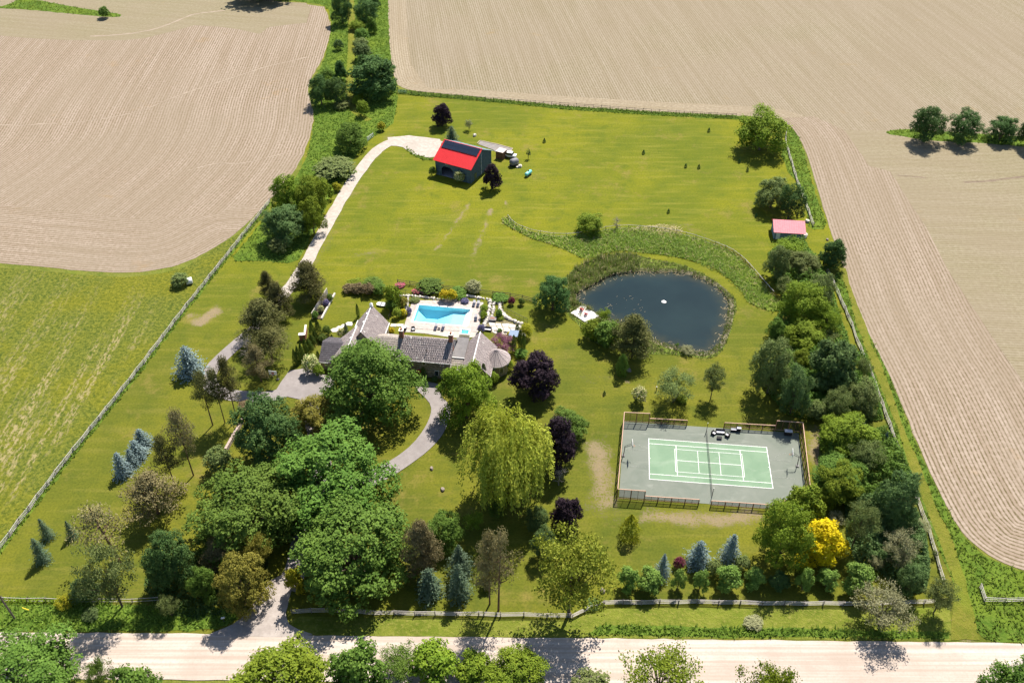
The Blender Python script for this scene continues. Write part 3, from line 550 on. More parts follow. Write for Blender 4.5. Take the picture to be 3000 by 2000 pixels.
# ------------------------------------------------------------------ the shed on the right
FADED = NB('faded_sheen_roof'); FADED = FADED.done(FADED.bsdf(FADED.mix(FADED.noise(1.5, FADED.pos(kind='obj'), 4), (.50,.11,.14,1), (.60,.22,.25,1)), .62, .25))  # faded red with the front slope's pink sheen painted into the colour
sh0 = g('s', 2266, 700); shed = empty('shed', (*sh0[:2], 0), math.radians(-6)); tag(shed, 'small shed with a faded sheen-tinted red metal roof among the trees', 'shed')
SBL = plain('pale_blue_wall', (.16,.22,.27,1), .8, .2); MB().box(0, 7.6, 0, 5.4, 0, 2.4).build('wall', SBL, shed)
wallslab([(0,0,2.4),(0,5.4,2.4),(0,3.9,3.6)], .1, (-1,0,0)).build('gable', SBL, shed); wallslab([(7.6,0,2.4),(7.6,5.4,2.4),(7.6,3.9,3.6)], .1, (1,0,0)).build('gable', SBL, shed)
r1 = MB().slab([(-.4,-.5,2.38),(8.0,-.5,2.38),(8.0,3.9,3.72),(-.4,3.9,3.72)], .07).build('roof', FADED, shed); r2 = MB().slab([(8.0,5.9,2.35),(-.4,5.9,2.35),(-.4,3.9,3.72),(8.0,3.9,3.72)], .07).build('roof', REDM, shed)
for k in range(15): x = -.35+k*.6; bar('rib', (x,-.5,2.40), (x,3.85,3.72), .04, .05, FADED, r1); bar('rib', (x,5.9,2.37), (x,3.95,3.72), .04, .05, REDM, r2)
MB().box(.5, 1.5, -.05, .02, 0, 1.9).build('door', WHITE, shed)
# ------------------------------------------------------------------ tennis court
CT = (39.28, 122.912); CA = math.radians(-5.858)
def cw(x, y): return (CT[0]+x*math.cos(CA)-y*math.sin(CA), CT[1]+x*math.sin(CA)+y*math.cos(CA))
def m_court(name, c1, c2, c3):
    b = NB(name); n1 = b.noise(.22, None, 5, .65, .8); n2 = b.noise(3, None, 3); c = b.mix(b.ramp(n1, .3, .7), c1, c2); c = b.mix(b.ramp(b.noise(.5, b.pos((.35, 1, 1)), 4, .7, .5), .52, .78, 0, .55), c, c3); return b.done(b.bsdf(c, .8, .25, normal=b.bump(n2, .05, .02)))
SLAB = m_court('court_grey', alb(134,143,130), alb(148,154,142), alb(180,183,172)); GREEN = m_court('court_green', alb(138,170,138), alb(152,182,150), alb(188,204,182))
LINE = plain('court_line', (.72,.72,.70,1), .7, .2, 0, .05, 1)
sheet('tennis_court', [cw(*p) for p in ((-17.0,9.9),(18.9,10.25),(17.85,-10.6),(-17.75,-10.6))], .06, SLAB, 3)
play = sheet('play_area', [cw(*p) for p in ((-11.9,5.5),(11.9,5.5),(11.9,-5.5),(-11.9,-5.5))], .075, GREEN, 3)
def cline(x0, y0, x1, y1, w=.07, z=.085, m=None):
    a = Vector(cw(x0, y0)); b_ = Vector(cw(x1, y1)); d = (b_-a).normalized(); n = Vector((-d.y, d.x))*w/2; e = d*w/2; q = [a-e+n, b_+e+n, b_+e-n, a-e-n]
    link('painted_line', mesh_np('painted_line', [(p.x, p.y, z) for p in q], [(3,2,1,0)], m or LINE), play)
for y in (5.485, -5.485): cline(-11.885, y, 11.885, y, .11)
for y in (4.115, -4.115): cline(-11.885, y, 11.885, y, .10, .089)
for x in (-11.885, 11.885): cline(x, -5.485, x, 5.485, .12, .093)
for x in (-6.4, 6.4): cline(x, -4.115, x, 4.115, .10, .097)
cline(-6.4, 0, 6.4, 0, .10, .101)
for y in (3.05, -3.05): cline(-6.7, y, 6.7, y, .08, .105)
for x in (-6.7, 6.7): cline(x, -3.05, x, 3.05, .08, .109)
for x in (-2.13, 2.13): cline(x, -3.05, x, 3.05, .08, .113)
for x in (-11.7, 11.7): cline(x-.1, 0, x+.1, 0, .08, .117)
LINE2 = plain('faded_line', alb(196,198,190), .8, .1)
for sx in (-1, 1):
    for y in (-2.4, 2.2): cline(sx*12.6, y, sx*16.4, y-.15, .05, .09, LINE2)
    pr = [(sx*(16.2-4.0*math.sin(t)), 4.3*math.cos(t)) for t in np.linspace(.15, .85, 7)]
    for a, b_ in zip(pr[:-1], pr[1:]): cline(*a, *b_, .05, .09, LINE2)
CEDAR = plain('cedar_post', (.23,.115,.065,1), .8, .2, 0, .2, 2); CEDARL = plain('cedar_rail', (.46,.30,.22,1), .8, .2, 0, .12, 2)
b = NB('court_mesh'); tb = b.n('ShaderNodeBsdfTransparent'); mx = b.n('ShaderNodeMixShader'); mx.inputs[0].default_value = .50; b.t.links.new(tb.outputs[0], mx.inputs[1]); b.t.links.new(b.bsdf((.035,.03,.03,1), .8, .1), mx.inputs[2]); MESH = b.done(mx.outputs[0])
def court_fence(runs, label):
    """runs: (x0,y0,x1,y1,height,panels)"""
    o0 = Vector((*cw(*runs[0][:2]), 0)); f = empty('court_fence', o0); tag(f, label, 'fence', 'fences round the tennis court')
    for x0, y0, x1, y1, h, n in runs:
        a = Vector((*cw(x0, y0), 0))-o0; b_ = Vector((*cw(x1, y1), 0))-o0; U = Vector((0, 0, 1))
        bar('top_rail', a+U*h, b_+U*h, .14, .10, CEDARL, f); bar('bottom_rail', a+U*.5, b_+U*.5, .05, .10, CEDARL, f)
        for i in range(n+1):
            p = a.lerp(b_, i/n); bar('post', p, p+U*(h-.05), .16, .16, CEDAR, f)
            if i < n:
                q = a.lerp(b_, (i+.5)/n); bar('stud', q+U*.3, q+U*(h-.05), .06, .06, CEDAR, f); e = a.lerp(b_, (i+1)/n)
                link('mesh_panel', mesh_np('mesh_panel', [p+U*.12, e+U*.12, e+U*(h-.05), p+U*(h-.05)], [(0,1,2,3)], MESH), f)
TH, LH = 3.05, 1.65
court_fence([(-4.0,10.05,-11.85,9.8,LH,3),(-11.85,9.8,-17.1,9.65,TH,2),(-17.1,9.65,-18.2,-11.3,TH,8),(-18.2,-11.3,-13.0,-11.25,TH,2),(-13.0,-11.25,-2.75,-11.1,LH,4)], 'cedar and mesh fence wrapping the left end of the tennis court')
court_fence([(3.65,10.15,14.05,10.35,LH,4),(14.05,10.35,19.2,10.35,TH,2),(19.2,10.35,17.9,-10.9,TH,8),(17.9,-10.9,12.6,-10.95,TH,2),(12.6,-10.95,-.4,-11.15,LH,5)], 'cedar and mesh fence wrapping the right end of the tennis court')
net = empty('tennis_net', (*cw(0, 0), 0), CA); tag(net, 'dark net across the tennis court between two poles', 'net')
for y in (8.75, -8.75): pole('net_post', (0, y, 0), (0, y, 2.5), .06, DARK, net); MB().lathe([(.07,0),(.07,.08)], 8, (0, y, 2.5)).build('post_cap', WHITE, net)
link('net_mesh', mesh_np('net_mesh', [(0,-8.7,.1),(0,8.7,.1),(0,8.7,1.0),(0,-8.7,1.0)], [(0,1,2,3)], MESH), net); bar('net_tape', (0,-8.75,1.0), (0,8.75,1.0), .04, .05, DARK, net)
def hoop(xy, rz, label, h=3.05, name='basketball_hoop', padded=True):
    t = empty(name, (*xy, 0), rz); tag(t, label, 'hoop'); t_ = 1.5
    pole('pole', (0, 0, 0), (.1, 0, h-.2), .08, DARK, t); bar('arm', (.08, 0, h-.5), (t_, 0, h+.15), .07, .07, DARK, t); bar('brace', (.08, 0, h-.2), (t_, .0, h+.7), .05, .05, DARK, t)
    bd = MB().box(t_, t_+.05, -.9, .9, h-.15, h+.95).build('backboard', WHITE, t); MB().box(t_+.05, t_+.055, -.3, .3, h+.1, h+.5).build('target_square', REDP, bd)
    m = MB(); P = [(t_+.3+.23*math.cos(a), .23*math.sin(a), h) for a in np.linspace(0, 2*math.pi, 13)]; m.tube(P, .02, 5, False); m.box(t_+.04, t_+.12, -.06, .06, h-.03, h+.03); rm = m.build('rim', plain('orange_rim', (.6,.15,.03,1)), t)
    m = MB(); 
    for j in range(8): a = j*math.pi/4; m.tube([(t_+.3+.22*math.cos(a), .22*math.sin(a), h), (t_+.3+.12*math.cos(a+.3), .12*math.sin(a+.3), h-.42)], .01, 4, False)
    m.build('hoop_net', WHITE, rm)
    if padded: MB().box(-.35, .25, -.3, .3, 0, .25).build('base', DARK, t)
    return t
hoop(cw(-17.0, .2), CA+.05, 'basketball hoop at the left end of the tennis court'); hoop(cw(17.3, .9), CA+math.pi-.1, 'basketball hoop at the right end of the tennis court')
hp = g('c8', 865, 885); hoop(hp[:2], math.radians(-100), 'basketball hoop on the lawn left of the parking court')
WICK = plain('dark_wicker', (.03,.028,.03,1), .8, .2, 0, .3, 6); CUSH = plain('pale_cushion', (.55,.54,.56,1), .85, .1, 0, .08, 3)
def sofa(xy, rz, w, label, name='patio_chair', cat='chair', group=None):
    t = empty(name, (*xy, .062), rz); tag(t, label, cat, group); MB().box(-w/2, w/2, -.4, .4, .05, .32).build('seat_base', WICK, t); MB().box(-w/2, w/2, .3, .42, .32, .85).build('backrest', WICK, t)
    for s in (-1, 1): MB().box(s*w/2-.06, s*w/2+.06, -.4, .3, .32, .6).build('armrest', WICK, t)
    n = max(1, int(w/.7))
    for k in range(n): MB().box(-w/2+.08+k*(w-.16)/n+.01, -w/2+.08+(k+1)*(w-.16)/n-.01, -.38, .28, .32, .45).build('cushion', CUSH, t)
    for sx in (-1, 1):
        for sy in (-.35, .35): MB().box(sx*w/2-.04, sx*w/2+.04, sy-.04, sy+.04, 0, .05).build('leg', WICK, t)
GC = 'lounge seats beside the tennis court'
sofa(cw(1.4, 8.1), CA+.9, .8, 'pale cushioned armchair left of the courtside bench', group=GC); sofa(cw(2.8, 8.6), CA, 1.8, 'dark wicker bench with pale cushions beside the tennis net', 'patio_bench', 'bench', GC); sofa(cw(4.2, 7.8), CA-2.2, .8, 'dark armchair right of the courtside bench', group=GC)
def table(xy, rz, w, d, h, label, group=None, top=WICK):
    t = empty('low_table', (*xy, .062), rz); tag(t, label, 'table', group); MB().box(-w/2, w/2, -d/2, d/2, h-.05, h).build('table_top', top, t)
    for sx in (-1, 1):
        for sy in (-1, 1): MB().box(sx*(w/2-.05)-.03, sx*(w/2-.05)+.03, sy*(d/2-.05)-.03, sy*(d/2-.05)+.03, 0, h-.05).build('leg', WICK, t)
table(cw(2.5, 6.95), CA, 1.0, .7, .42, 'low dark table in front of the courtside bench')
def crate(xy, rz, w, d, h, label, lid=CUSH, name='storage_box'):
    t = empty(name, (*xy, .062), rz); tag(t, label, 'box'); MB().box(-w/2, w/2, -d/2, d/2, 0, h).build('body', WICK, t); MB().box(-w/2-.04, w/2+.04, -d/2-.04, d/2+.04, h, h+.08).build('lid', lid, t)
    MB().box(-.1, .1, -d/2-.07, -d/2-.04, h*.7, h*.8).build('handle', DARK, t)
crate(cw(5.6, 9.5), CA, 1.1, .5, .5, 'dark low box against the fence right of the bench'); crate(cw(6.6, 9.6), CA, .8, .6, .9, 'pale-topped tall box beside the dark low box'); crate(cw(16.6, 9.6), CA, 1.5, .8, 1.0, 'big dark storage box in the far right court corner')
# ------------------------------------------------------------------ pool
def m_tile(name, c1, c2, mort, s, sc=1.0, rot=0.0):
    b = NB(name); br = b.n('ShaderNodeTexBrick'); b.put(br.inputs['Vector'], b.pos((1,1,1), rot)); br.inputs['Color1'].default_value = c1; br.inputs['Color2'].default_value = c2; br.inputs['Mortar'].default_value = mort
    br.inputs['Scale'].default_value = s; br.inputs['Mortar Size'].default_value = .012; br.inputs['Brick Width'].default_value = .6; br.inputs['Row Height'].default_value = .4
    c = b.mix(b.ramp(b.noise(.7, None, 4, .7), .35, .7, 0, .5), br.outputs[0], c2); return b.done(b.bsdf(c, .85, .15))
PAVER = m_tile('deck_pavers', alb(212,194,184), alb(236,222,214), alb(170,156,146), 1.0, 1, .14); PATIO = plain('pale_patio', alb(226,216,204), .85, .15, 0, .1, .6, 'world'); COPING = plain('pool_coping', (.62,.60,.57,1), .8, .2, 0, .08, 1)
deckp = gp('c1', [(1200,168),(1620,172),(1782,186),(1738,428),(1125,397)])
sheet('pool_deck', deckp, .10, PAVER, 2, [pool_hole])
sheet('patio', gp('c1', [(1120,399),(1738,430),(1712,470),(1600,480),(1500,470),(1300,440),(1100,425)]), .095, PATIO, 2)
pol = empty('swimming_pool', (*PO, 0), POOL_A); tag(pol, 'rectangular turquoise swimming pool behind the house', 'pool')
b = NB('pool_shell'); PSH = b.done(b.bsdf(b.mix(b.noise(1.0, None, 3), (.50,.76,.80,1), (.58,.84,.86,1)), .6, .2))
sh = -1.15; dp = -2.5; X = [0, 1.5, 4.6, 8.4, PLX]; xy = lambda x, y, z: (x, y, z)
V = [(0,0,.1),(PLX,0,.1),(PLX,PLY,.1),(0,PLY,.1), (0,0,sh),(PLX,0,sh),(PLX,PLY,sh),(0,PLY,sh), (8.6,0,sh),(8.6,PLY,sh), (1.9,1.5,dp),(4.8,1.5,dp),(4.8,PLY-1.5,dp),(1.9,PLY-1.5,dp)]
F = [(0,1,5,8,4),(1,2,6,5),(2,3,7,9,6),(3,0,4,7),(5,6,9,8),(8,9,12,11),(10,11,12,13),(4,8,11,10),(7,13,12,9),(4,10,13,7)]
link('pool_shell', mesh_np('pool_shell', V, F, PSH), pol)
for k in range(3): MB().box(PLX-.35*(3-k), PLX, 0.02, PLY-.02, sh+.001, sh+.28*(k+1)).build('step', WHITE, pol)
b = NB('pool_water'); tb = b.n('ShaderNodeBsdfTransparent'); tb.inputs[0].default_value = (.90,.99,1,1); gl = b.n('ShaderNodeBsdfGlossy'); gl.inputs['Roughness'].default_value = .05; b.put(gl.inputs['Normal'], b.bump(b.noise(2.5, None, 3), .05, .05))
mx = b.n('ShaderNodeMixShader'); mx.inputs[0].default_value = .04; b.t.links.new(tb.outputs[0], mx.inputs[1]); b.t.links.new(gl.outputs[0], mx.inputs[2]); b.t.links.new(mx.outputs[0], b.out.inputs[0])
va = b.n('ShaderNodeVolumeAbsorption'); va.inputs[0].default_value = (.12,.80,1.0,1); va.inputs[1].default_value = .11; b.t.links.new(va.outputs[0], b.out.inputs[1]); POOLW = b.m
Vw = [(x*1.0, y*1.0, z if z < 0 else -.08) for x, y, z in V]; Fw = F + [(3,2,1,0)]
link('water', mesh_np('water', [(min(max(x, .015), PLX-.015), min(max(y, .015), PLY-.015), z+.012 if z < -.1 else z) for x, y, z in Vw], [f[::-1] for f in Fw], POOLW), pol)
for x0, x1, y0, y1 in ((-.4, PLX+.4, -.4, 0), (-.4, PLX+.4, PLY, PLY+.4), (-.4, 0, 0, PLY), (PLX, PLX+.6, 0, PLY)): MB().box(x0, x1, y0, y1, .06, .15).build('coping', COPING, pol)
NAVY = plain('navy_fabric', (.03,.035,.055,1), .8, .15)
def lounger(view, x, y, rz, label):
    p = g(view, x, y); t = empty('pool_lounger', (*p[:2], .10), rz); tag(t, label, 'lounger', 'loungers round the pool'); MB().box(-.33, .33, -1.0, .45, .25, .33).build('seat', NAVY, t)
    MB().slab([(-.33,.42,.34),(.33,.42,.34),(.33,1.0,.75),(-.33,1.0,.75)], .06).build('backrest', CUSH, t)
    for sx in (-.3, .3):
        for sy in (-.9, .5): MB().box(sx-.03, sx+.03, sy-.03, sy+.03, 0, .25).build('leg', DARK, t)
lounger('d6', 1247, 228, POOL_A, 'left of two dark loungers at the far right pool corner'); lounger('d6', 1310, 235, POOL_A, 'right of two dark loungers at the far right pool corner'); lounger('d6', 1275, 445, POOL_A+.1, 'lone dark lounger at the right pool side')
lounger('d6', 662, 585, POOL_A, 'left lounger at the near pool edge'); lounger('d6', 772, 595, POOL_A, 'right lounger at the near pool edge'); 
p_ = g('d6', 712, 602); table((p_[0], p_[1]), POOL_A, .6, .5, .4, 'small table between the two near pool loungers')
p_ = g('d6', 318, 612); sofa((p_[0], p_[1]), POOL_A+.3, .8, 'single dark chair at the left of the patio', group='patio furniture by the house')
p_ = g('d6', 180, 610); crate((p_[0], p_[1]), POOL_A, 1.0, .8, .9, 'dark grill with a pale lid at the left patio corner', name='grill')
hx = g('d6', 1112, 685); ht = empty('hot_tub', (*hx[:2], .095), math.radians(-6)); tag(ht, 'white hot tub with turquoise water on the patio', 'hot tub')
m = MB(); o_ = [(-1.15,-1.0),(1.15,-1.0),(1.15,1.0),(-1.15,1.0)]; i_ = [(.85*math.cos(a), .72*math.sin(a)) for a in np.linspace(0, 2*math.pi, 17)[:-1]]
for q in (((-1.15,1.15),(-1.0,-.74)), ((-1.15,1.15),(.74,1.0)), ((-1.15,-.87),(-.74,.74)), ((.87,1.15),(-.74,.74))): MB().box(*q[0], *q[1], 0, .9).build('rim', WHITE, ht)
MB().box(-.87, .87, -.74, .74, 0, .72).build('tub_water', plain('tub_water', (.10,.50,.56,1), .15, .5), ht)
for sx, sy in ((-.5,-.3),(.5,-.3),(.5,.3),(-.5,.3)): MB().lathe([(.16,0),(.16,.02)], 8, (sx, sy, .72)).build('jet_pad', plain('tub_jets', (.04,.22,.26,1)), ht)
# ------------------------------------------------------------------ stone work
STONE = plain('limestone', (.50,.46,.41,1), .9, .15, 0, .14, 1.5, 'obj', .4)
def rock_mesh(seed):
    r = np.random.default_rng(seed); V = []; F = []; n = 7; k = 4
    for i in range(k+1):
        z = [-.32, -.1, .22, .42, .46][i]; s = [.42, .5, .5, .38, .16][i]
        for j in range(n): a = 2*math.pi*j/n; q = s*(1+.22*r.uniform(-1, 1)); V.append((q*math.cos(a)*1.15, q*math.sin(a)*.85, z*(1+.15*r.uniform(-1, 1))))
    for i in range(k):
        for j in range(n): F.append((i*n+j, i*n+(j+1) % n, (i+1)*n+(j+1) % n, (i+1)*n+j))
    F.append(tuple(range(k*n, k*n+n))); return mesh_np('rock', V, F, STONE)
FIELDST = plain('field_stone', (.24,.20,.17,1), .9, .1, 0, .25, 2)
ROCKS = [rock_mesh(i) for i in range(6)]
def rock_wall(view, pts, label, s=.75, step=.62, name='boulder_wall'):
    L = densify(gp(view, pts), step, False); o = empty(name, (*L[0], 0)); tag(o, label, 'wall', 'boulder walls of the pool garden')
    for i, (x, y) in enumerate(L):
        q = s*random.uniform(.8, 1.25); link('boulder', ROCKS[i % 6], o, (x-L[0][0]+random.uniform(-.1, .1), y-L[0][1]+random.uniform(-.1, .1), .18*q), (0, 0, random.uniform(0, 6.3)), (q, q*.9, q*.9))
rock_wall('c1', [(1100,130),(1200,136),(1330,150),(1430,161),(1555,166)], 'pale boulder wall along the far side of the pool deck')
rock_wall('c1', [(1165,142),(1155,200),(1140,282)], 'short boulder row beside the left side of the pool deck')
rock_wall('c1', [(1558,162),(1572,141),(1650,137),(1780,155),(1838,165)], 'boulder row behind the loungers in the far right pool corner')
rock_wall('c1', [(1842,170),(1832,220),(1815,300),(1792,372)], 'left row of the boulder terrace right of the pool', .9)
rock_wall('c1', [(1872,178),(1862,250),(1850,312)], 'middle row of the boulder terrace right of the pool', .8)
rock_wall('c1', [(1908,172),(1920,240),(1952,300),(2000,330),(2092,362)], 'outer row of the boulder terrace curving to the flagstones', .95)
rock_wall('c1', [(1792,392),(1850,412),(1930,425),(1995,432)], 'low boulder edging on the house side of the flagstones', .7)
sheet('flagstone_bed', gp('c1', [(1800,330),(1960,330),(2060,365),(2110,380),(2100,440),(2010,470),(1930,470),(1800,410)]), .05, plain('bed_gravel', alb(150,140,104), .95, .1, 0, .3, 2, 'world'), 2)
def flag(o, poly, z=.06):
    c = np.mean(poly, 0); pts = [(c[0]+(x-c[0])*.9+random.uniform(-.08, .08), c[1]+(y-c[1])*.9+random.uniform(-.08, .08)) for x, y in poly]
    lo = o.location; MB().prism([(x-lo[0], y-lo[1]) for x, y in pts], 0, z+random.uniform(0, .03)+.04).build('flagstone', STONE, o)
fo = g('c1', 1940, 400); fp = empty('flagstone_patio', (*fo[:2], 0)); tag(fp, 'patio of irregular pale flagstones right of the pool', 'patio')
gx = [[g('c1', 1815+i*56+j*14+random.uniform(-9, 9), 345+j*31+i*5+random.uniform(-5, 5))[:2] for i in range(6)] for j in range(4)]
for j in range(3):
    for i in range(5): flag(fp, [gx[j][i], gx[j][i+1], gx[j+1][i+1], gx[j+1][i]])
st = empty('stepping_stones', (*g('c1', 620, 385)[:2], 0)); tag(st, 'flat stones curving round the left wing of the house', 'path')
for x, y, s in ((562,412,1.2),(605,392,.9),(640,376,.9),(685,360,1.1)):
    p = g('c1', x, y); flag(st, [(p[0]+s*math.cos(a)*random.uniform(.8, 1.1), p[1]+s*.8*math.sin(a)*random.uniform(.8, 1.1)) for a in np.linspace(0, 6.28, 7)[:-1]])
st = empty('stepping_stones', (*g('c1', 1075, 372)[:2], 0)); tag(st, 'two big flat stones between left wing and pool deck', 'path')
for x in (1048, 1100): p = g('c1', x, 372); flag(st, [(p[0]+dx, p[1]+dy) for dx, dy in ((-.85,-.55),(.75,-.6),(.85,.5),(-.8,.6))])
# garden wall with raised bed, gate pier, low wall by the pines
PLANK = plain('pale_wood', (.48,.43,.38,1), .85, .15, 0, .15, 2)
gw = empty('garden_wall', (*g('c8', 1105, 455)[:2], 0)); tag(gw, 'long pale garden wall with a raised bed beside it', 'wall'); o = gw.location
a = Vector((*g('c8', 1105, 462)[:2], 0))-o; b_ = Vector((*g('c8', 1212, 285)[:2], 0))-o
for k in range(14): bar('wall_panel', a.lerp(b_, k/14)+Vector((0,0,.9)), a.lerp(b_, (k+.94)/14)+Vector((0,0,.9)), .14, 1.8, PLANK, gw)
a = Vector((*g('c8', 1170, 465)[:2], 0))-o; b_ = Vector((*g('c8', 1262, 290)[:2], 0))-o; bar('bed_kerb', a+Vector((0,0,.25)), b_+Vector((0,0,.25)), .4, .5, STONE, gw)
sheet('raised_bed', gp('c8', [(1112,462),(1166,465),(1258,292),(1214,288)]), .16, plain('bed_soil', (.09,.07,.045,1), .95, .05), None)
pr = empty('gate_pier', (*g('c8', 1040, 605)[:2], 0), .1); tag(pr, 'brick gate pier with a pale sloping cap by the cedar hedge', 'pier'); MB().box(-.7, .7, -.35, .35, 0, 1.6).build('pier', BRICK, pr)
m = MB(); m.add([(-.8,-.45,1.6),(.8,-.45,1.6),(.8,.45,1.6),(-.8,.45,1.6),(-.8,-.45,1.75),(.8,-.45,1.75),(.8,2.4,2.6),(.2,2.4,2.6),(-.8,.45,1.75)], [(0,3,2,1),(4,5,6,7,8),(0,1,5,4)]); MB().box(-.8,.8,-.45,.45,1.6,1.74).build('cap', CHINK, pr)
MB().box(.45,.8,.45,3.2,0,1.7).build('wing_wall', BRICK, pr); MB().box(.4,.85,.46,3.25,1.7,1.82).build('wing_cap', CHINK, pr)
lw_ = empty('stone_wall', (*g('c8', 500, 1395)[:2], 0)); tag(lw_, 'low pinkish stone wall on the left under the maples', 'wall'); o = lw_.location; a = Vector((0,0,0)); b_ = Vector((*g('c8', 628, 1168)[:2], 0))-o; PINKST = plain('pink_stone', (.40,.31,.27,1), .9, .1, 0, .2, 2)
for k in range(12):
    for h in range(2): bar('stone', a.lerp(b_, (k+.5*(h % 2))/12.5)+Vector((0,0,.28+h*.52)), a.lerp(b_, (k+.93+.5*(h % 2))/12.5)+Vector((0,0,.28+h*.52)), .5, .48, PINKST, lw_)
# ------------------------------------------------------------------ fences
RAIL = plain('weathered_rail', (.46,.42,.39,1), .9, .1, 0, .25, 2); RAILD = plain('dark_rail', (.09,.075,.06,1), .9, .1, 0, .3, 2); POSTW = plain('old_post', (.15,.125,.105,1), .9, .1, 0, .3, 2); IRON = plain('black_iron', (.02,.02,.022,1), .5, .4)
def rail_fence(line, label, spacing=3.0, rails=4, h=1.15, zig=.07, mat=RAIL, pm=POSTW, r=.055, group=None, name='rail_fence', fence_posts=2):
    L = densify(line, spacing, False); o = empty(name, (*L[0], 0)); tag(o, label, 'fence', group); P = []
    for i, (x, y) in enumerate(L):
        a = L[max(i-1, 0)]; b_ = L[min(i+1, len(L)-1)]; dx, dy = b_[0]-a[0], b_[1]-a[1]; l = math.hypot(dx, dy) or 1; s = zig*(1 if i % 2 else -1)*random.uniform(.7, 1.2)
        P.append(Vector((x-L[0][0]-dy/l*s, y-L[0][1]+dx/l*s, 0)))
        for k in range(fence_posts): q = P[-1]+Vector((-dy/l, dx/l, 0))*(.16*(k*2-1) if fence_posts == 2 else 0); pole('post', q, q+Vector((random.uniform(-.05, .05), random.uniform(-.05, .05), h+random.uniform(.05, .3))), r*1.1, pm, o)
    for a, b_ in zip(P[:-1], P[1:]):
        d = (b_-a).normalized()*.15
        for k in range(rails): z = .2+(h-.2)*k/max(1, rails-1); pole('rail', a-d+Vector((0,0,z+random.uniform(-.06,.06))), b_+d+Vector((0,0,z+random.uniform(-.06,.06))), r*random.uniform(.8, 1.25), mat, o)
    return o
rail_fence(LF, 'long weathered split-rail fence running up the left side of the lot')
rail_fence(gp('F', [(672,1408),(760,1405),(860,1411),(1000,1413),(1150,1415),(1310,1418)]), 'split-rail fence along the road from the drive mouth to the bend')
rail_fence(gp('F', [(1313,1418),(1345,1404),(1385,1389)]), 'short slanting piece of split-rail fence at the road fence bend', zig=.1)
rail_fence(gp('F', [(1388,1388),(1600,1386),(1800,1390),(1980,1390),(2168,1384)]), 'split-rail fence behind the road verge at lower right')
rail_fence(gp('e3', [(570,1568),(520,1430),(460,1220)])[:0] + gp('F', [(2166,1340),(2130,1215)]) + gp('e3', [(320,795),(235,560),(120,235),(20,0)]) + gp('d4', [(700,560),(640,420),(580,285),(555,240)]), 'split-rail fence along the right boundary behind the tree belt', rails=3)
rail_fence(gp('d3', [(540,318),(522,430),(570,600),(615,750),(680,920),(735,1080)]), 'old rail fence on the green strip right of the far lawn', rails=3)
rail_fence(gp('c7', [(2118,582),(2140,655),(2352,655),(2500,660)]), 'rail fence corner at the right edge above the road', rails=3)
rail_fence(gp('c5', [(-150,985),(200,992),(460,995),(700,1000),(940,995),(1120,990)]), 'old rail fence half hidden in weeds at lower left', rails=2, h=1.0)
rail_fence(smooth_line(gp('c4', [(100,155),(130,195),(180,230),(300,272),(500,302),(680,285),(800,253),(980,230),(1150,238),(1350,263),(1500,298),(1650,348),(1800,405),(1900,480),(1960,545),(2050,650),(2130,740)]), 1), 'curved two-rail fence sweeping round the far side of the pond', 2.6, 2, 1.05, .02, RAIL, POSTW, .06, fence_posts=1)
rail_fence(gp('c1', [(1080,28),(1180,45),(1300,62),(1450,75),(1600,88),(1740,105),(1860,125),(2000,142),(2100,158),(2215,190)]), 'dark rail fence behind the pool garden', 2.6, 3, 1.15, .02, RAILD, RAILD, .07, fence_posts=1)
rail_fence(gp('e1', [(150,645),(350,660),(700,690),(1100,720),(1500,748),(1900,778),(2352,805)]) + gp('F', [(1690,270)]), 'post and wire fence along the far edge of the lawn', 2.5, 3, 1.25, .01, RAILD, RAILD, .05, fence_posts=1)
def iron_fence(view, pts, label, spacing=1.1):
    L = densify(gp(view, pts), spacing, False); o = empty('iron_fence', (*L[0], 0)); tag(o, label, 'fence', 'thin black pool fences'); P = [Vector((x-L[0][0], y-L[0][1], 0)) for x, y in L]
    for p in P: pole('post', p, p+Vector((0,0,1.3)), .035, IRON, o)
    for a, b_ in zip(P[:-1], P[1:]):
        for z in (.15, 1.2): bar('rail', a+Vector((0,0,z)), b_+Vector((0,0,z)), .04, .04, IRON, o)
        for k in range(1, 6): q = a.lerp(b_, k/6); pole('picket', q+Vector((0,0,.15)), q+Vector((0,0,1.2)), .012, IRON, o)
iron_fence('c1', [(1940,200),(1946,252),(2040,300),(2145,352)], 'black iron fence right of the boulder terrace'); iron_fence('c1', [(1105,108),(1300,132),(1500,142)], 'black iron fence between the pool and the garden beds')
iron_fence('c1', [(1035,232),(1008,330)], 'short black iron fence at the corner of the left wing')
gt = empty('field_gate', (*g('e1', 155, 642)[:2], 0), -.08); tag(gt, 'green metal field gate at the far left lawn corner', 'gate'); GGREEN = plain('gate_green', (.10,.26,.20,1), .5, .4)
for z in (.3, .6, .9, 1.2): bar('gate_bar', (0,0,z), (3.0,0,z), .05, .05, GGREEN, gt)
for x in (0, 1.0, 2.0, 3.0): bar('gate_upright', (x,0,.15), (x,0,1.3), .05, .05, GGREEN, gt)
wg = empty('white_gate', (*g('d1', 1180, 1300)[:2], 0), math.radians(62)); tag(wg, 'white gate standing open by the gravel drive', 'gate')
for z in (.3, .65, 1.0, 1.35): bar('gate_bar', (0,0,z), (3.4,0,z), .06, .1, WHITE, wg)
for x in (0, 1.7, 3.4): bar('gate_upright', (x,.01,.1), (x,.01,1.5), .08, .08, WHITE, wg)
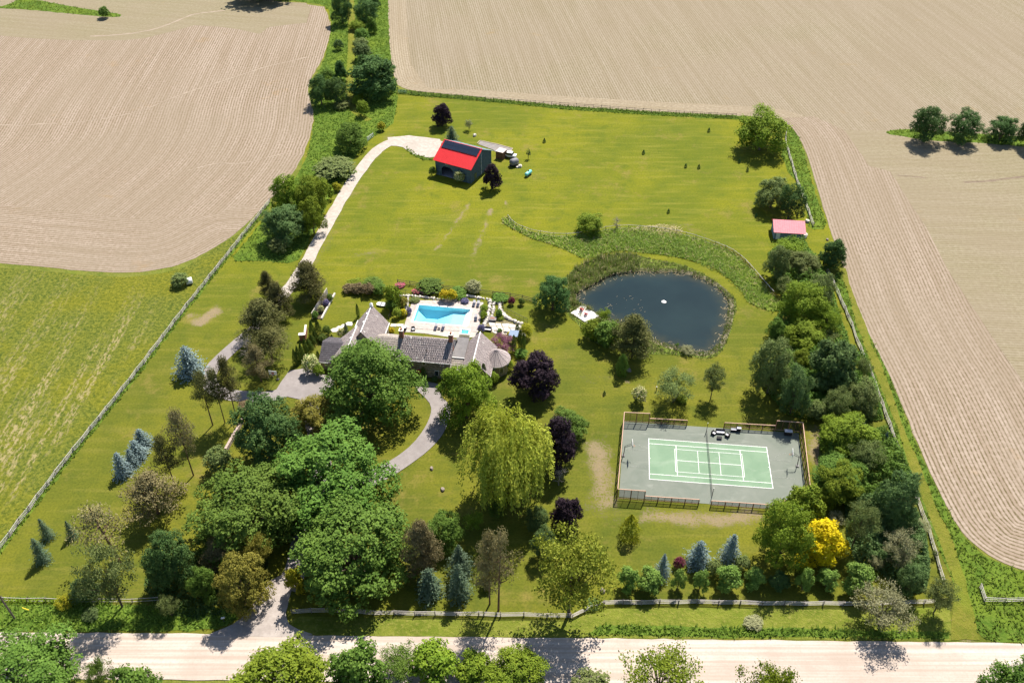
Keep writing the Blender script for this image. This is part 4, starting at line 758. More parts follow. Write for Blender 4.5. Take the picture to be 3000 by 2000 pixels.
# ------------------------------------------------------------------ pond deck and its chairs
dk = gp('c4', [(580,885),(672,822),(795,908),(708,965)]); dc = np.mean(dk, 0); pd = empty('pond_deck', (*dc, 0)); tag(pd, 'bleached square deck at the left end of the pond', 'deck'); BLEACH = plain('bleached_planks', (.70,.67,.65,1), .8, .2, 0, .06, 3)
A_, B_, C_, D_ = [Vector((x-dc[0], y-dc[1], .30)) for x, y in dk]; nP = 30
for k in range(nP):
    t0, t1 = k/nP, (k+.93)/nP; MB().slab([A_.lerp(B_, t0), D_.lerp(C_, t0), D_.lerp(C_, t1), A_.lerp(B_, t1)], .06).build('plank', BLEACH, pd)
for p, q in ((A_, B_), (B_, C_), (C_, D_), (D_, A_)): bar('edge_beam', p-Vector((0,0,.16)), q-Vector((0,0,.16)), .12, .18, PLANK, pd)
for p in (A_, B_, C_, D_): q = p*.93; pole('leg', (q.x, q.y, -.8), (q.x, q.y, .1), .1, PLANK, pd)
def muskoka(view, x, y, rz, label, mat=REDP, name='deck_chair', z=.30):
    p = g(view, x, y, z); t = empty(name, (*p[:2], z), rz); tag(t, label, 'chair')
    for k in range(5): MB().slab([(-.28+k*.115,-.35,.40),(-.18+k*.115,-.35,.40),(-.18+k*.115,.2,.28),(-.28+k*.115,.2,.28)], .03).build('seat_slat', mat, t)
    for k in range(5): MB().slab([(-.28+k*.115,.18,.28),(-.18+k*.115,.18,.28),(-.18+k*.115,.5,1.05-.04*abs(k-2)),(-.28+k*.115,.5,1.05-.04*abs(k-2))], .03).build('back_slat', mat, t)
    for s in (-1, 1):
        MB().box(s*.36-.07, s*.36+.07, -.4, .3, .52, .56).build('armrest', mat, t); MB().box(s*.34-.04, s*.34+.04, -.36, -.26, 0, .52).build('leg', mat, t); MB().slab([(s*.32-.02,-.3,.3),(s*.32+.02,-.3,.3),(s*.32+.02,.6,.05),(s*.32-.02,.6,.05)], .12).build('leg', mat, t)
muskoka('c4', 663, 860, 2.6, 'red wooden chair on the pond deck facing the water, farther one'); muskoka('c4', 697, 895, 2.9, 'red wooden chair on the pond deck, nearer one')
TEALP = plain('teal_paint', (.05,.32,.33,1), .5, .4)
muskoka('c8', 765, 680, 1.2, 'teal wooden chair under the pines, left of the pair', TEALP, 'lawn_chair', .01); muskoka('c8', 785, 660, .6, 'teal wooden chair under the pines, right of the pair', TEALP, 'lawn_chair', .01)
fx = g('c4', 1293, 797, -.28); ft = empty('pond_aerator', (*fx[:2], -.28)); tag(ft, 'small white float in the middle of the pond', 'float'); MB().lathe([(.55,0),(.62,.1),(.5,.22),(.2,.25)], 14).build('float_ring', WHITE, ft); MB().lathe([(.18,.25),(.18,.4),(.05,.46)], 10).build('cap', WHITE, ft)
# ------------------------------------------------------------------ things about the barn and lawn
tk = g('c3', 1705, 1245); tank = empty('propane_tank', (*tk[:2], 0), math.radians(57)); tag(tank, 'teal propane tank lying on the lawn right of the barn', 'tank'); TK = plain('teal_tank', (.16,.50,.48,1), .4, .4, 0, .06, 1)
m = MB(); m.tube([(x, 0, .85) for x in (-1.55,-1.48,-1.3,-1.1,1.1,1.3,1.48,1.55)], [.12,.36,.52,.58,.58,.52,.36,.12], 14); m.build('shell', TK, tank, True); MB().lathe([(.22,0),(.22,.22),(.12,.28)], 10, (.1,0,1.4)).build('valve_dome', DARK, tank)
for x in (-.9, .9): MB().box(x-.12, x+.12, -.45, .45, 0, .35).build('saddle', CONCRETE, tank)
cp = g('c3', 1445, 985); car = empty('utility_vehicle', (*cp[:2], .1), math.radians(-18)); tag(car, 'white utility vehicle parked on the pad behind the barn', 'vehicle'); WP = plain('white_car_paint', (.72,.72,.72,1), .3, .5, 0, .03, 1)
m = MB(); m.prism([(-1.9,-.8),(1.9,-.8),(1.9,.8),(-1.9,.8)], .4, .95); m.build('body', WP, car)
cabv = [(-1.2,-.75,.95),(1.0,-.75,.95),(1.0,.75,.95),(-1.2,.75,.95),(-.9,-.65,1.65),(.7,-.65,1.65),(.7,.65,1.65),(-.9,.65,1.65)]; MB().add(cabv, [(0,3,2,1),(4,5,6,7),(0,1,5,4),(1,2,6,5),(2,3,7,6),(3,0,4,7)]).build('cab', GLASS, car)
MB().box(-.95, .75, -.70, .70, 1.65, 1.72).build('cab_roof', WP, car)
for x in (-1.2, 1.2):
    for y in (-.78, .78): w = MB().tube([(x, y-.12, .36), (x, y+.12, .36)], .36, 12).build('wheel', DARK, car); MB().tube([(x, y-.13, .36), (x, y+.13, .36)], .18, 10).build('rim', ALU, w)
for y in (-.55, .55): MB().box(1.9, 1.93, y-.15, y+.15, .6, .75).build('headlight', GLASS, car)
gp_ = g('c3', 1500, 1105); dm = empty('drum_trailer', (*gp_[:2], .0), math.radians(35)); tag(dm, 'dark grey round-backed trailer beside the white vehicle', 'trailer'); GREYD = plain('grey_drum', (.16,.155,.165,1), .6, .3, 0, .15, 1)
m = MB(); m.tube([(x, 0, 1.35) for x in (-1.4,-1.25,-.9,0,.9,1.25,1.4)], [.35,.75,1.0,1.1,1.0,.75,.35], 14); m.build('drum', GREYD, dm, True); MB().box(-1.5, 1.5, -.6, .6, .35, .5).build('chassis', DARK, dm)
for y in (-.85, .85): w = MB().tube([(0, y-.12, .45), (0, y+.12, .45)], .45, 12).build('wheel', DARK, dm); MB().tube([(0, y-.13, .45), (0, y+.13, .45)], .2, 10).build('rim', ALU, dm if False else w)
bar('tow_bar', (-1.5,0,.42), (-2.4,0,.38), .1, .1, DARK, dm)
for nm, vx, vy, s, lab in (('boulder',1585,1125,1.3,'pale boulder in front of the round-backed trailer'),('boulder',1545,1135,.8,'small white rock beside the pale boulder by the trailer'),('boulder',935,680,1.2,'flat white rock on the lawn behind the barn')):
    p = g('c3', vx, vy); r = link(nm, ROCKS[vx % 6], None, (*p[:2], .2*s), (0,0,1.0), (s,s,s*.8)); tag(r, lab, 'rock', 'rocks about the barn')
for vx, vy, s, lab in (('d3',(692,1047),1.3,'white rock beside the fence above the shed'),('d3',(665,1160),2.0,'large white rock at the corner of the shed'),('d3',(845,1185),.8,'pale stone on the track right of the shed'),('c4',(1020,1325),1.2,'grey stone beside the vine-covered stump'),('c6',(1215,200),.9,'stone with a plant on the front lawn near the willow'),('c6',(1140,55),.8,'stone with a plant on the front lawn by the loop drive'),('c6',(2318,895),.9,'brown stone on bare soil right of the lime locust'),('c7',(118,600),1.0,'grey stone on bare soil left of the young maple row')):
    p = g(vx if isinstance(vx, str) else 'F', *vy) if isinstance(vy, tuple) else g('F', 0, 0); r = link('boulder', ROCKS[int(s*7) % 6], None, (*p[:2], .2*s), (0,0,s*2), (s,s,s*.8)); tag(r, lab, 'rock', 'single stones on the grass')
    r.material_slots[0].link = 'OBJECT'; r.material_slots[0].material = FIELDST if 'white' not in lab else STONE
bp = g('c8', 252, 215); bale = empty('round_bale', (*bp[:2], 0), math.radians(20)); tag(bale, 'white wrapped round bale at the meadow edge', 'bale'); BW_ = plain('bale_wrap', (.68,.68,.70,1), .35, .4, 0, .06, 2)
m = MB(); m.tube([(-.75,0,.85),(-.7,0,.85),(.7,0,.85),(.75,0,.85)], [.7,.85,.85,.7], 18); m.build('wrapped_bale', BW_, bale, True)
up = g('c5', 105, 1112); utp = empty('utility_pole', (*up[:2], 0)); tag(utp, 'leaning wooden utility pole at the lower left edge', 'pole'); pole('pole', (0,0,0), (-.5,.1,9.6), .16, POSTW, utp); bar('crossarm', (-1.4,.1,9.1), (.5,.1,9.1), .1, .12, POSTW, utp)
for x in (-1.3, -.9, .0, .4): MB().lathe([(.05,0),(.08,.08),(.05,.18)], 8, (x,.1,9.16)).build('insulator', GLASS, utp)
mp_ = g('c5', 210, 1055); mk = empty('marker_post', (*mp_[:2], 0), .4); tag(mk, 'yellow plastic marker leaning in the left roadside grass', 'marker'); YEL = plain('yellow_plastic', (.75,.55,.02,1), .5, .3); bar('marker', (0,0,.1), (-.9,.35,.9), .12, .06, YEL, mk); MB().box(-.06,.06,-.06,.06,0,.2).build('base', DARK, mk)
ml = g('c5', 1585, 1135); mb = empty('mailbox', (*ml[:2], 0), .2); tag(mb, 'small white mailbox in the shade at the drive mouth', 'mailbox'); pole('post', (0,0,0), (0,0,1.05), .05, POSTW, mb); m = MB(); m.tube([(-.28,0,1.2),(.28,0,1.2)], [.16,.16], 12); m.build('box', WHITE, mb); MB().box(-.3,-.28,-.12,.12,1.08,1.32).build('door', WHITE, mb)
bo = g('c1', 968, 212); bt_ = empty('small_boat', (*bo[:2], 0), math.radians(-12)); tag(bt_, 'small white and navy boat on the lawn behind the left wing', 'boat')
m = MB(); hull = [(-1.9,0),(-1.7,.55),(-.6,.72),(.8,.65),(1.7,.3),(2.1,0),(1.7,-.3),(.8,-.65),(-.6,-.72),(-1.7,-.55)]; m.prism(hull, .35, .5); m.build('gunwale', WHITE, bt_); m = MB(); n = len(hull); m.add([(x*.75, y*.6, .05) for x, y in hull] + [(x*.98, y*.97, .35) for x, y in hull], [tuple(range(n))[::-1], tuple(range(n, 2*n))] + [(i, (i+1) % n, n+(i+1) % n, n+i) for i in range(n)]); m.build('hull', NAVY, bt_)
for x in (-.7, .5): MB().box(x-.12, x+.12, -.6, .6, .5, .55).build('thwart', NAVY, bt_)
cn = g('c1', 2030, 500); cv = empty('shade_sail', (*cn[:2], 0), math.radians(-10)); tag(cv, 'pale blue shade canopy between the columnar cedars', 'canopy'); PALEB = plain('pale_blue_canvas', (.22,.28,.38,1), .8, .1, 0, .08, 1)
MB().slab([(-1.1,-.9,2.2),(1.0,-.9,2.1),(1.1,.9,2.5),(-1.0,.9,2.5)], .04).build('canopy', PALEB, cv)
for x, y in ((-1.0,-.8),(.9,-.8),(1.0,.8),(-.9,.8)): pole('leg', (x,y,0), (x,y,2.3), .04, DARK, cv)
fb = g('d6', 1530, 460); fpit = empty('fire_table', (*fb[:2], .05), -.1); tag(fpit, 'grey stone fire table beside the boulder terrace', 'table'); MB().box(-.85,.85,-.6,.6,0,.5).build('base', GREYD, fpit); MB().box(-.95,.95,-.7,.7,.5,.6).build('table_top', CONCRETE, fpit); MB().box(-.5,.5,-.2,.2,.6,.66).build('burner', BRICK, fpit)
tr_p = g('d6', 1450, 615); sofa((tr_p[0], tr_p[1]), math.radians(-10), 2.0, 'dark grey garden bench at the far end of the right wing', 'garden_bench', 'bench')
fgl = g('c4', 1235, 1475); fgo = empty('lawn_post', (*fgl[:2], 0)); tag(fgo, 'white-topped short post beside the willow bush', 'post'); pole('post', (0,0,0), (0,0,1.1), .10, DARK, fgo); MB().lathe([(.14,0),(.14,.12),(.04,.2)], 8, (0,0,1.1)).build('cap', WHITE, fgo)
# ------------------------------------------------------------------ foliage
def fol(name, c1, c2, trans=.3, c3=None):
    b = NB('foliage_'+name); gi = b.n('ShaderNodeNewGeometry').outputs['Random Per Island']; oi = b.n('ShaderNodeObjectInfo').outputs['Random']
    nz = b.noise(2.6, b.pos(kind='obj'), 2, .6)
    c = b.mix(b.math('ADD', b.math('MULTIPLY', gi, .55), b.math('MULTIPLY', b.ramp(nz, .3, .7), .5), clamp=True), c1 + (1,), c2 + (1,))
    if c3: c = b.mix(b.ramp(gi, c3[3]-.02, c3[3]+.02, 1, 0), c, c3[:3] + (1,))
    hs = b.n('ShaderNodeHueSaturation'); b.put(hs.inputs['Hue'], b.math('ADD', .488, b.math('MULTIPLY', oi, .024)))
    b.put(hs.inputs['Value'], b.math('ADD', 1.28, b.math('MULTIPLY', oi, .36))); b.put(hs.inputs['Color'], c)
    tr = b.n('ShaderNodeBsdfTranslucent'); b.put(tr.inputs['Color'], hs.outputs[0]); mx = b.n('ShaderNodeMixShader'); mx.inputs[0].default_value = trans
    b.t.links.new(b.bsdf(hs.outputs[0], .7, .12), mx.inputs[1]); b.t.links.new(tr.outputs[0], mx.inputs[2]); return b.done(mx.outputs[0])
FO = {k: fol(k, *v) for k, v in dict(
    maple=((.044,.088,.012),(.108,.172,.028)), deep=((.030,.068,.018),(.074,.128,.034)), bright=((.072,.118,.009),(.155,.200,.018)), fresh=((.080,.150,.024),(.175,.26,.055)),
    lime=((.105,.145,.014),(.21,.235,.03)), willow=((.15,.18,.014),(.31,.32,.045)), olive=((.068,.096,.026),(.145,.172,.056)),
    silver=((.13,.135,.060),(.24,.235,.125)), bluegreen=((.042,.076,.022),(.096,.138,.044)), spruce=((.045,.075,.044),(.115,.155,.095)),
    bluespruce=((.085,.125,.125),(.21,.27,.27)), pine=((.060,.064,.018),(.130,.125,.042)), brownpine=((.100,.088,.036),(.21,.180,.085)),
    oldcedar=((.085,.080,.014),(.19,.160,.030)), cedar=((.040,.070,.012),(.090,.130,.022)), goldcedar=((.14,.155,.010),(.29,.27,.016)),
    purple=((.014,.009,.013),(.038,.024,.033)), plum=((.10,.038,.062),(.20,.09,.125)), gold=((.28,.21,.004),(.54,.42,.008)),
    yellow=((.26,.22,.008),(.46,.38,.02)), cream=((.09,.13,.025),(.13,.18,.035),.2,(.50,.46,.24,.42)), pinkflower=((.05,.09,.03),(.08,.14,.04),.2,(.50,.07,.14,.5)),
    lavender=((.09,.085,.15),(.17,.15,.26)), hedge=((.085,.058,.032),(.15,.115,.06)), wine=((.07,.012,.025),(.13,.03,.05)), dead=((.15,.12,.10),(.25,.21,.18),.0),
    grass=((.085,.140,.018),(.170,.225,.040),.4), sedge=((.12,.18,.026),(.25,.31,.06),.4,(.40,.33,.18,.14)), reed=((.075,.120,.026),(.16,.205,.055),.4,(.38,.32,.18,.14)), straw=((.30,.24,.13),(.42,.35,.21))).items()}
BARK = plain('bark', (.13,.10,.075,1), .95, .1, 0, .35, 4); PINEBARK = plain('pine_bark', (.17,.105,.07,1), .95, .1, 0, .35, 4); GREYBARK = plain('grey_bark', (.30,.26,.22,1), .95, .1, 0, .3, 4)
def unit(a): return a/np.maximum(np.linalg.norm(a, axis=-1, keepdims=True), 1e-9)
def leaf_mesh(name, C, N, size, aspect=.75, sizej=.35, up=None):
    n = len(C); N = unit(N); r = RNG.normal(size=(n, 3)) if up is None else up + .35*RNG.normal(size=(n, 3))
    T = unit(r - (r*N).sum(1, keepdims=True)*N); B = np.cross(N, T); s = (size*(1 + sizej*RNG.uniform(-1, 1, n)))[:, None] if np.isscalar(size) else size[:, None].copy()
    V = np.empty((n, 4, 3)); V[:, 0] = C - T*s*.5; V[:, 1] = C + B*s*.5*aspect + T*s*.08; V[:, 2] = C + T*s*.5 + N*s*.06; V[:, 3] = C - B*s*.5*aspect + T*s*.08
    return mesh_np(name, V.reshape(-1, 3), np.arange(n*4).reshape(n, 4))
def sph(n): return unit(RNG.normal(size=(n, 3)))
def clump_leaves(cc, cd, cr, k, flat=.8, outw=.55, rnd=.6, upw=.3):
    m = len(cc); P = sph(m*k)*(RNG.uniform(0, 1, (m*k, 1))**.4); P[:, 2] *= flat
    C = np.repeat(cc, k, 0) + P*np.repeat(cr, k)[:, None]
    N = outw*np.repeat(cd, k, 0) + .35*unit(P) + rnd*sph(m*k); N[:, 2] += upw; return C, N
PROTO = {}
def finish(name, C, N, size, trunk, aspect=.75, up=None, bark=BARK, fit=True):
    if fit:
        r = np.percentile(np.hypot(C[:, 0], C[:, 1]), 98.5); C[:, :2] *= .5/r
        z1 = np.percentile(C[:, 2], 99.7); C[:, 2] *= 1/z1
    me = leaf_mesh('crown_'+name, C, N, size, aspect, up=up); tm = trunk.mesh('trunk_'+name, None) if trunk else None
    k = RNG.choice(len(C), min(500, len(C)), False); PROTO[name] = (me, tm, np.vstack([C[k], [[0, 0, 0]]]) if trunk else C[k], bark)
def limbs(tr, base, targets, r0):
    for t in targets:
        m = (base[0]*.5 + t[0]*.5, base[1]*.5 + t[1]*.5, base[2]*.42 + t[2]*.58 - .02); tr.tube([base, m, tuple(t)], [r0, r0*.6, r0*.2], 5, False)
def proto_maple(name, nl=12, low=.20, lr=(.15, .22), kcl=90, k=16, leaf=.030, cl=(.035, .062), top=.30, taper=0.0, clean=.14, ncore=1500):
    L = []
    for i in range(nl):
        t = i/(nl-1); az = i*2.399 + RNG.uniform(-.4, .4); z = low + (.80-low)*t**1.1 + RNG.uniform(-.03, .03)
        rr = (.33 - taper*t)*math.sqrt(max(.05, 1-(max(0, z-.34)/.62)**2))*RNG.uniform(.62, 1.15); R = RNG.uniform(*lr)*(1 - .22*t)
        L.append((rr*math.cos(az), rr*math.sin(az), z, R))
    L += [(0, 0, .50, .27), (RNG.uniform(-.06, .06), RNG.uniform(-.06, .06), .80, top*.55)]; A = np.array(L); cc = []; cd = []
    for i, (x, y, z, R) in enumerate(A):
        m = int(kcl*(R/.2)**2); d = sph(m*2); d = d[d[:, 2] > -.62][:m]; p = np.array([x, y, z]) + d*R*RNG.uniform(.82, 1.12, (len(d), 1))*np.array([1, 1, .92])
        dm = np.linalg.norm(p[:, None]-A[None, :, :3], axis=2)/A[None, :, 3]; dm[:, i] = 9; keep = (dm.min(1) > .82) & (p[:, 2] > .06)
        cc.append(p[keep]); cd.append(unit(p[keep]-np.array([0, 0, .42]))*.5 + d[keep]*.6)
    cc = np.vstack(cc); cd = np.vstack(cd); C, N = clump_leaves(cc, cd, RNG.uniform(*cl, len(cc)), k)
    li = RNG.choice(len(A), ncore); ci = A[li, :3] + sph(ncore)*(A[li, 3]*.72*RNG.uniform(.3, 1, ncore)**.5)[:, None]; ci[:, 2] = np.maximum(ci[:, 2], .09)
    sz = np.r_[leaf*(1 + .35*RNG.uniform(-1, 1, len(C))), np.full(ncore, leaf*2.0)]; C = np.vstack([C, ci]); N = np.vstack([N, sph(ncore) + unit(ci-np.array([0, 0, .4]))])
    tr = MB().tube([(0, 0, -.01), (.004, .003, .2), (0, .006, .55)], [.030, .022, .010], 8, False); limbs(tr, (.003, .002, clean), A[:, :3]*np.array([.85, .85, .95]), .012)
    finish(name, C, N, sz, tr)
def proto_airy(name, nb=34, k=60, leaf=.026, spread=.10, low=.25, stem=True, flat=.6):
    d = sph(nb*4); d[:, 2] = d[:, 2]*.95; P = np.array([0, 0, .58]) + d*np.array([.40, .40, .36])*RNG.uniform(.35, 1.05, (len(d), 1)); P = P[P[:, 2] > low][:nb]
    C = []; N = []
    for p in P:
        n = int(k*RNG.uniform(.6, 1.4)); q = sph(n)*RNG.uniform(.2, 1, (n, 1))*spread*np.array([1.15, 1.15, flat]); C.append(p+q); N.append(.35*unit(p-np.array([0, 0, .4]))[None] + .8*sph(n) + np.array([0, 0, .35]))
    tr = MB()
    if stem: tr.tube([(0, 0, -.01), (.01, .0, .3), (.0, .01, .6)], [.022, .016, .007], 7, False); limbs(tr, (.006, 0, .22), P[:26], .008)
    else:
        for a in range(5): t = a*1.257; tr.tube([(0, 0, -.01), (.08*math.cos(t), .08*math.sin(t), .3), (.2*math.cos(t), .2*math.sin(t), .7)], [.014, .01, .004], 5, False)
    finish(name, np.vstack(C), np.vstack(N), leaf, tr)
def proto_willow(name, ns=900, k=34):
    C = []; N = []; U = []
    L = [(.0,.0,.68,.24)] + [((.16+.14*((i*7) % 5)/5)*math.cos(a), (.16+.14*((i*7) % 5)/5)*math.sin(a), .40+.28*((i*3) % 7)/7, .15+.05*(i % 3)) for i, a in enumerate(np.arange(0, 6.2, .52))]
    for i in range(ns):
        x, y, z, R = L[i % len(L)]; d = sph(1)[0]; d[2] = abs(d[2]); p = np.array([x, y, z]) + d*R*RNG.uniform(.6, 1.05)
        o = np.array([p[0], p[1], 0]); o = o/max(np.linalg.norm(o), .05); ln = RNG.uniform(.18, .46); t = np.sort(RNG.uniform(0, 1, k))[:, None]
        q = p + o*.07*np.sqrt(t) + np.array([0, 0, -1])*ln*t**1.2 + RNG.normal(0, .011, (k, 3)); q = q[q[:, 2] > .03]
        C.append(q); N.append(np.tile(o*.8 + np.array([0, 0, .45]), (len(q), 1)) + .55*sph(len(q))); U.append(np.tile(np.array([0, 0, -1.]), (len(q), 1)))
    tr = MB().tube([(0, 0, -.01), (.01, 0, .25), (0, 0, .5)], [.035, .028, .014], 8, False); limbs(tr, (.005, 0, .22), [l[:3] for l in L], .014)
    finish(name, np.vstack(C), np.vstack(N), .030, tr, .42, np.vstack(U))
def proto_spruce(name, nl=17, droop=.05, pw=.85, k=11, leaf=.055, low=.03):
    C = []; N = []; U = []; ph = RNG.uniform(0, 6.3, 3)
    for i in range(nl):
        t = i/nl; z = low + (.97-low)*t; R = .5*(1-t)**pw*RNG.uniform(.84, 1.10) + .018; nb = max(5, int(20*(1-t)+5)); a0 = RNG.uniform(0, 6.3)
        for j in range(nb):
            a = a0 + 6.283*j/nb + RNG.uniform(-.18, .18); rr = R*RNG.uniform(.62, 1.15)*(1+.10*math.sin(3*a+ph[0]+4*t)); s = np.sort(RNG.uniform(.15, 1, k))[:, None]; o = np.array([math.cos(a), math.sin(a), 0]); w = np.array([-o[1], o[0], 0])
            q = o*rr*s + np.array([0, 0, 1])*(z + RNG.uniform(-.012, .012) + .03*s - droop*s**2) + w*RNG.normal(0, 1, (k, 1))*.045*(1.1-.7*s)*(1.15-t) + np.array([0, 0, 1])*RNG.normal(0, .007, (k, 1))
            C.append(q); N.append(np.tile(o*.55 + np.array([0, 0, .8]), (k, 1)) + .55*sph(k)); U.append(np.tile(o + np.array([0, 0, .25]), (k, 1)))
    tr = MB().tube([(0, 0, -.01), (0, 0, .5), (0, 0, .96)], [.022, .014, .003], 7, False); finish(name, np.vstack(C), np.vstack(N), leaf, tr, .5, np.vstack(U), fit=False)
def proto_pine(name, nl=15, low=.34, spread=.36, k=95, lean=.03, sparse=1.0):
    tr = MB(); bx, by = RNG.uniform(-lean, lean, 2)*2; top = (bx, by, .93); tr.tube([(0, 0, -.01), (bx*.3, by*.3, .35), (bx*.8, by*.8, .7), top], [.026, .020, .012, .004], 8, False); C = []; N = []
    for i in range(nl):
        t = i/(nl-1); z = low + (.93-low)*t; a = i*2.399 + RNG.uniform(-.5, .5); r = spread*(math.sin(math.pi*min(1, .30+.75*t))**.8)*RNG.uniform(.55, 1.15); c0 = np.array([bx*z, by*z, z])
        e = c0 + np.array([math.cos(a)*r, math.sin(a)*r, .045 + .02*t]); tr.tube([tuple(c0), tuple(c0*.5+e*.5-np.array([0, 0, .012])), tuple(e)], [.009, .006, .002], 4, False)
        for f, R in ((1.0, .125), (.60, .115)):
            if RNG.uniform() > sparse: continue
            n = int(k*RNG.uniform(.7, 1.3)); q = sph(n)*RNG.uniform(.3, 1, (n, 1))**.6*R*np.array([1.25, 1.25, .55]); p = c0 + (e-c0)*f + np.array([0, 0, .02]); C.append(p+q)
            N.append(.5*unit(q)*np.array([1, 1, .6]) + .55*sph(n) + np.array([0, 0, .5]))
    n = int(k*1.2); C.append(np.array(top)+np.array([0, 0, .01])+sph(n)*np.array([.11, .11, .055])*RNG.uniform(.3, 1, (n, 1))); N.append(sph(n)*.6+np.array([0, 0, .6]))
    finish(name, np.vstack(C), np.vstack(N), .034, tr, .5, None, PINEBARK)
def proto_column(name, pw=.55, n=2600, wmax=.34, leaf=.06, lob=.12):
    t = RNG.uniform(0, 1, n)**.9; a = RNG.uniform(0, 6.283, n); r = np.where(t < wmax, .40 + .10*t/wmax, .5*np.clip((1-t)/(1-wmax), 0, 1)**pw)
    r = r*(1 + lob*np.sin(a*5 + t*9) + lob*.8*np.sin(a*3 - t*17))*RNG.uniform(.80, 1.03, n); C = np.c_[r*np.cos(a), r*np.sin(a), .015 + t*.985]
    N = np.c_[np.cos(a), np.sin(a), .35+.6*t] + .5*sph(n); finish(name, C, N, leaf, None, .6, np.tile(np.array([0, 0, 1.]), (n, 1)), fit=False)
def proto_shrub(name, nl=9, kcl=30, k=12, leaf=.055, flat=1.0):
    L = [(0, 0, .45, .36)]
    for i in range(nl):
        a = i*2.399; r = .30*math.sqrt((i+.6)/nl); L.append((r*math.cos(a), r*math.sin(a), .62-.9*r+RNG.uniform(-.05, .08), RNG.uniform(.15, .24)))
    A = np.array(L); cc = []; cd = []
    for i, (x, y, z, R) in enumerate(A):
        d = sph(kcl*2); d = d[d[:, 2] > -.7][:int(kcl*(R/.2)**1.5)]; p = np.array([x, y, z]) + d*R*RNG.uniform(.85, 1.1, (len(d), 1)); p = p[p[:, 2] > .02]; cc.append(p); cd.append(unit(p-np.array([0, 0, .2])))
    cc = np.vstack(cc); cd = np.vstack(cd); C, N = clump_leaves(cc, cd, RNG.uniform(.05, .085, len(cc)), k); C[:, 2] = np.maximum(C[:, 2], .01); finish(name, C, N, leaf, None)
def proto_dead(name):
    tr = MB().tube([(0, 0, -.01), (.02, 0, .35), (0, .02, .8)], [.03, .02, .005], 6, False)
    for i in range(46):
        z = RNG.uniform(.15, .8); a = i*2.4; r = RNG.uniform(.2, .5); b = (.01, 0, z); m = (r*.5*math.cos(a), r*.5*math.sin(a), z+.08); e = (r*math.cos(a+.2), r*math.sin(a+.2), min(1, z+RNG.uniform(.08, .3))); tr.tube([b, m, e], [.010, .006, .002], 4, False)
        for q in range(3): w = sph(1)[0]*.12; tr.tube([m, (m[0]+w[0], m[1]+w[1], m[2]+abs(w[2]))], [.004, .001], 3, False)
    C = np.array([tr.v[i] for i in RNG.choice(len(tr.v), 400)]); PROTO[name] = (None, tr.mesh('trunk_'+name, None), np.vstack([C, [[0, 0, 0]]]), GREYBARK)
proto_maple('maple_a', 14, .20, (.12, .19), 120, 19, .023, (.03, .058)); proto_maple('maple_b', 18, .17, (.10, .17), 130, 18, .022, (.026, .052)); proto_maple('maple_c', 12, .22, (.13, .20), 110, 19, .024, (.032, .06)); proto_maple('maple_d', 22, .15, (.09, .155), 140, 18, .021, (.025, .05))
proto_maple('oval', 13, .20, (.13, .18), 80, 15, .034, (.04, .065), .26, .10); proto_maple('globe', 14, .24, (.14, .19), 95, 15, .034, (.035, .055), .3, 0, .16); proto_maple('young', 8, .26, (.15, .21), 50, 13, .050, (.05, .085), .3, .06, .12, 500)
proto_maple('grand', 26, .14, (.085, .15), 150, 18, .019, (.024, .046), .16, .22, .14, 2400); proto_maple('feather', 17, .18, (.11, .18), 80, 17, .026, (.045, .08))
proto_airy('airy_a', 62, 110, .026, .10, .2); proto_airy('airy_b', 80, 110, .026, .10, .14); proto_airy('wispy', 60, 130, .024, .10, .18, False, 1.0); proto_airy('bushy', 70, 75, .032, .11, .08, False, .8)
proto_willow('willow'); proto_spruce('spruce_a', 19, .05, .72, 12, .05); proto_spruce('spruce_b', 17, .06, .64, 13, .055); proto_spruce('spruce_c', 22, .02, .95, 10, .05)
proto_pine('pine_a', 18, .34, .34, 170); proto_pine('pine_b', 15, .42, .30, 170); proto_pine('pine_c', 20, .26, .38, 170); proto_pine('pine_d', 22, .16, .36, 190); proto_pine('pine_e', 30, .14, .36, 260); proto_pine('pine_thin', 15, .36, .34, 75, .06, .85)
proto_column('cone', .75, 2600, .12); proto_column('column', .5, 2200, .45, .07); proto_column('fatcone', .7, 3400, .2, .05, .16)
proto_shrub('shrub_a'); proto_shrub('shrub_b', 12, 28, 12, .05); proto_shrub('shrub_c', 7, 34, 13, .065); proto_dead('dead')
LIMITS = dict(maple=(.62, 1.45), oval=(.8, 1.9), grand=(.7, 1.5), globe=(.75, 1.35), young=(.8, 1.9), feather=(.7, 1.6), airy=(.65, 1.8), wispy=(.7, 1.8), bushy=(.5, 1.5), willow=(.7, 1.25), spruce=(.95, 1.75), pine=(.9, 3.2), cone=(1.2, 3.0), column=(1.5, 4.5), fatcone=(.9, 2.4), shrub=(.3, 1.2), dead=(.6, 2))
